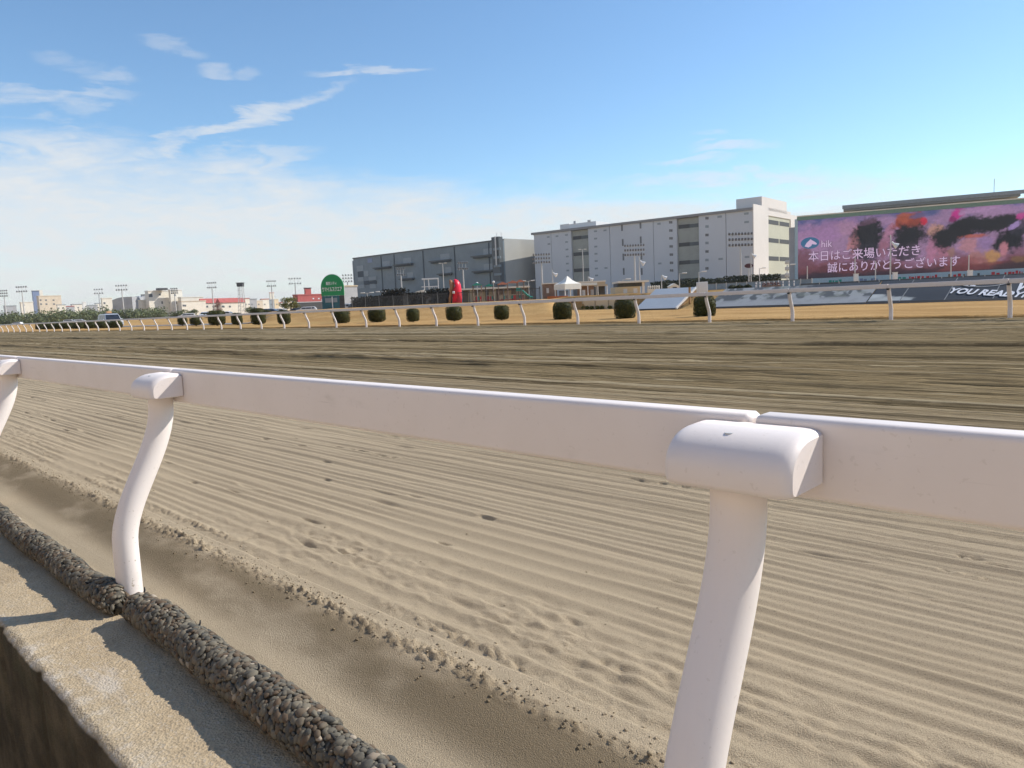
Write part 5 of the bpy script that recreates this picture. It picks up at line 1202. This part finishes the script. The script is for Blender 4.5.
block('house', 8, 16, 306, 600, M['greywall'], 'low grey house at the left edge of the town', 8, 'dk_door')
for i, (a0, a1, yt_, mt, lb) in enumerate([(60, 66, 305, 'cream', 'pale low house right of the tan apartment block'), (67, 74, 306.5, 'greywall', 'grey low house left of the white pylon'), (74.5, 82, 304.5, 'cream', 'cream low house left of the white pylon'), (88.5, 97, 305.5, 'greywall', 'grey low house right of the white pylon'), (98, 104, 303.5, 'cream', 'cream low house left of the white gabled house')]):
    block('house', a0, a1, yt_, 610+8*i, M[mt], lb, 8, 'red' if i == 1 else 'dk_door', [((a0+a1)/2-1, yt_+3, 1.2, 1), ((a0+a1)/2+1.4, yt_+3, 1.2, 1)])
block('pylon', 85.3, 87.6, 302.5, 560, M['white'], 'slim white pylon rising from the tree belt', 2, 'white', None, 'pylon')
block('cream_hall', 183, 203, 301.5, 500, M['cream'], 'low cream hall right of the white office block', 12, 'tan', [(187, 305.5, 1.5, 1.5), (190, 305.5, 1.5, 1.5)])
block('cream_hall', 183, 201, 297.5, 525, M['cream'], 'longer cream hall rising behind the low cream hall', 10, 'cream')
for (a0, a1, yt_, lb, i) in [(203, 219, 303, 'cream house with a red roof left of the russet tree', 0), (221, 242, 302.5, 'long cream house with a red roof right of the russet tree', 1)]:
    block('house', a0, a1, yt_, 520, M['cream'], lb, 12, 'red', [(a0+3, 306.5, 1.8, 1.6), (a0+7, 306.5, 1.8, 1.6), (a0+11, 306.5, 1.8, 1.6)], pitched=3.2)
rg = np.random.default_rng(900); colw = ['cream', 'greywall', 'tan', 'cream', 'dk_door', 'cream2']
skyl = ['narrow pale house', 'grey house', 'tan house', 'wide pale house', 'blue grey house', 'ochre house']
wh_ = ['just right of the watch tower', 'second right of the watch tower', 'third right of the watch tower', 'below the floodlight tower in the middle', 'right of the middle floodlight tower', 'left of the yellow green tree', 'above the yellow green tree', 'right of the yellow green tree', 'left of the red building']
xw = 246
for i in range(9):
    w = rg.uniform(4.2, 7.2); block('house', xw, xw+w, rg.uniform(298.5, 303), 560+12*i, M[colw[i % 6]], skyl[i % 6]+' of the far town '+wh_[i], 9, ['red', 'dk_door', 'cream'][i % 3], [(xw+1.6, 304.3, 1.1, 1.0), (xw+3.6, 304.3, 1.1, 1.0)]); xw += w-.4
r_ = place(242.8, 450, 0, 'watch_tower', 'slim lattice watch tower with a dark cabin on top', 'tower'); k = 450/FOC; zt_ = zat(243, 282.5, 450); zc = zat(243, 286.5, 450)
for a in (-1, 1):
    for c in (-1, 1): MB().tube([(a*1.9, c*1.9, -2), (a*1.1, c*1.1, zc)], .16, 6).build('leg', M['galv'], r_)
mb = MB()
for q in range(7):
    z_ = zc*q/7; s_ = 1.9-.8*q/7; mb.box(-s_, s_, -s_-.05, -s_+.05, z_-.1, z_+.1); mb.tube([(-s_, -s_, z_), (s_, -s_, z_+zc/7)], .08, 5)
mb.build('lattice', M['galv'], r_); box('cabin', M['dark'], r_, -1.7, 1.7, -1.6, 1.6, zc, zt_-.3); box('cabin_roof', M['dk_ledge'], r_, -2.2, 2.2, -2, 2, zt_-.298, zt_)
block('red_building', 297, 322, 295, 420, M['red'], 'wide dark red building left of the green arched sign', 14, 'red', [(314, 298.5, 1.6, 1.0), (318, 298.5, 1.6, 1.0), (320.3, 300, 1.2, 1.0)], winm='headlight')
block('rooftop_cabin', 305.5, 311, 288.5, 425, M['red'], 'red stair cabin with a dark top on the wide dark red building', 6, 'dark', None, 'cabin', base=6)
block('undercroft', 297, 322, 302.5, 416, M['dark'], 'dark parking deck in front of the wide red building', 3, 'greywall')
block('stack', 271.5, 275, 293, 640, M['cream'], 'pinkish white tower above the far houses', 8, 'salmon', None, 'tower')
block('brown_hall', 343, 357.5, 286.5, 300, M['greywall'], 'low hall with an ochre fascia left of the dark warehouse', 12, 'beige')
# trees
tree('broadleaf_tree', at(291, 180, -.5)+(-.6,), 4.4, 2.6, M['tree_y'], 'yellow green tree left of the red building', n_=1500, seed=1, ls=.16)
tree('broadleaf_tree', at(218.5, 470, -1)+(-1,), 9.5, 2.8, M['tree_r'], 'russet bare-looking tree between the red roofed houses', n_=700, seed=2, ls=.30)
tree('broadleaf_tree', at(190, 330, -1)+(-1.6,), 5.2, 4.2, M['tree'], 'dark green tree before the low cream hall', n_=900, seed=3, ls=.3)
tree('broadleaf_tree', at(177, 340, -1)+(-1.6,), 4.8, 3.6, M['tree'], 'dark green tree below the white stair block', n_=900, seed=4, ls=.3)
tree('broadleaf_tree', at(154, 335, -1)+(-1.6,), 4.9, 4.4, M['tree'], 'dark green tree below the left corner of the white office block', n_=900, seed=5, ls=.3)
tree('broadleaf_tree', at(251, 230, -.5)+(-.8,), 3.4, 2.4, M['tree'], 'small dark tree right of the watch tower', n_=600, seed=6, ls=.22)
for i, (px, lb) in enumerate([(214, 'low spreading dark shrub behind the large clipped bush'), (262, 'low spreading shrub behind the tall clipped bush')]):
    tree('shrub', at(px, 110, -.6)+(-.8,), 1.5, 1.6, M['hedge'], lb, 'shrub', n_=500, seed=20+i, ls=.13, trunk_h=.15)
# the tree belt along the far left reads as one mass
P, N = [], []
rg = np.random.default_rng(950)
for i in range(320):
    px = rg.uniform(-60, 165); dep = rg.uniform(340, 400); x, y = at(px, dep, 0); h = rg.uniform(5.0, 9.2)*(1.0 if px < 110 else .85); cr = rg.uniform(2.0, 4.2)
    m_ = 110; d = rg.normal(size=(m_, 3)); d /= np.linalg.norm(d, axis=1)[:, None]
    P.append(np.array((x, y, h*.45-1.6))+d*(rg.random((m_, 1))**.35)*np.array((cr, cr, h*.5))); N.append(d)
v, f = leaf_quads(np.concatenate(P), np.concatenate(N), .46, rg); o = link_mesh('tree_belt', np_mesh('tree_belt', v, f, M['tree'])); tag(o, 'belt of mixed green trees along the far left end of the course', 'trees', kind='stuff')

# ------------------------------------------------------------------ light
EL, AZ = 39.0, 118.0
Sd = Vector((math.sin(rad(AZ))*math.cos(rad(EL)), math.cos(rad(AZ))*math.cos(rad(EL)), math.sin(rad(EL))))
sun_d = bpy.data.lights.new('sun', 'SUN'); sun_d.energy = 4.1; sun_d.angle = rad(.55); sun_d.color = (1, .93, .82)
sun = bpy.data.objects.new('sun', sun_d); COL.objects.link(sun); sun.rotation_euler = Sd.to_track_quat('Z', 'Y').to_euler(); sun.location = (30, -10, 60)
w = bpy.data.worlds.new('World'); SC.world = w; w.use_nodes = True
t = NT(w.node_tree); bg = w.node_tree.nodes['Background']
sky = t.n('ShaderNodeTexSky', sky_type='NISHITA'); sky.sun_disc = False; sky.sun_elevation = rad(EL); sky.sun_rotation = rad(AZ); sky.air_density = 1.0; sky.dust_density = .1; sky.ozone_density = 1.0
co = t.n('ShaderNodeTexCoord').outputs['Generated']; sp = t.n('ShaderNodeSeparateXYZ'); t.l(co, sp.inputs[0])
az = t.m('ARCTAN2', sp.outputs[0], sp.outputs[1]); el = t.m('ARCSINE', sp.outputs[2])
cmb = t.n('ShaderNodeCombineXYZ'); t.l(az, cmb.inputs[0]); t.l(el, cmb.inputs[1]); pv = cmb.outputs[0]
nw = t.noise(t.mapv(pv, (7, 26, 1)), 1.0, 6, .62, .4); nf = t.noise(t.mapv(pv, (22, 70, 1)), 1.0, 5, .6, .6)
wu = t.m('MULTIPLY', t.m('SUBTRACT', nw, .5), .09)
def azel(px, py): d = ray(px, py).normalized(); return math.atan2(d.x, d.y), math.asin(d.z)
total = None
for (xa, ya, xb, yb, hw, op) in [(95, 164, 355, 83, 9, .62), (175, 165, 325, 148, 9, .42), (305, 70, 435, 70, 5, .50), (196, 66, 236, 70, 8, .34), (228, 72, 262, 68, 5, .26), (135, 40, 210, 52, 6, .26), (78, 75, 140, 77, 6, .34),
                                 (-40, 104, 140, 92, 9, .44), (50, 112, 110, 107, 7, .3), (-60, 150, 150, 138, 16, .55), (690, 149, 785, 143, 5, .50), (640, 162, 740, 157, 5, .45), (610, 184, 850, 169, 9, .50), (690, 136, 730, 132, 3, .25), (30, 62, 110, 68, 6, .2)]:
    a, b_ = azel(xa, ya), azel(xb, yb); c0 = ((a[0]+b_[0])/2, (a[1]+b_[1])/2); dx, dy = b_[0]-a[0], b_[1]-a[1]; hl = math.hypot(dx, dy)/2; ux, uy = dx/hl/2, dy/hl/2; hw_ = hw/FOC
    du = t.m('SUBTRACT', az, c0[0]); dv = t.m('SUBTRACT', t.m('ADD', el, t.m('MULTIPLY', wu, min(1, hw/9))), c0[1])
    p_ = t.m('MULTIPLY', t.m('ADD', t.m('MULTIPLY', du, ux), t.m('MULTIPLY', dv, uy)), 1/hl); q_ = t.m('MULTIPLY', t.m('SUBTRACT', t.m('MULTIPLY', dv, ux), t.m('MULTIPLY', du, uy)), 1/hw_)
    r2 = t.m('ADD', t.m('MULTIPLY', p_, p_), t.m('MULTIPLY', q_, q_))
    m_ = t.m('MULTIPLY', t.ramp(r2, 1.25, 0.0), op)
    total = m_ if total is None else t.m('MAXIMUM', total, m_)
total = t.m('MULTIPLY', total, t.ramp(nf, .26, .62, .12, 1.05))
# thin high veil over the lower sky, its edge lower to the right
edge = t.m('ADD', t.m('MULTIPLY_ADD', az, -.075, .207), t.m('MULTIPLY', t.m('SUBTRACT', nw, .5), .12))
veil = t.m('MULTIPLY', t.m('SUBTRACT', 1.0, t.ramp(t.m('SUBTRACT', el, edge), -.045, .03)), t.ramp(nf, .2, .7, .62, .95))
msk = t.m('MINIMUM', t.m('SUBTRACT', t.m('ADD', total, veil), t.m('MULTIPLY', total, veil)), .93)
wb = t.n('ShaderNodeMix', data_type='RGBA', blend_type='MULTIPLY'); wb.inputs[0].default_value = 1; t.l(sky.outputs[0], wb.inputs[6]); wb.inputs[7].default_value = (.80, .97, 1.08, 1)
skyc = t.mix(msk, wb.outputs[2], (5.2, 5.3, 5.35, 1))
t.put(bg.inputs[0], skyc); bg.inputs[1].default_value = .124
SC.view_settings.view_transform = 'Standard'; SC.view_settings.look = 'None'; SC.view_settings.exposure = 0.35; SC.view_settings.gamma = 1
SC.render.engine = 'CYCLES'
SC.cycles.use_adaptive_sampling = True; SC.cycles.adaptive_threshold = .015; SC.cycles.volume_bounces = 0; SC.cycles.max_bounces = 5; SC.cycles.use_denoising = True
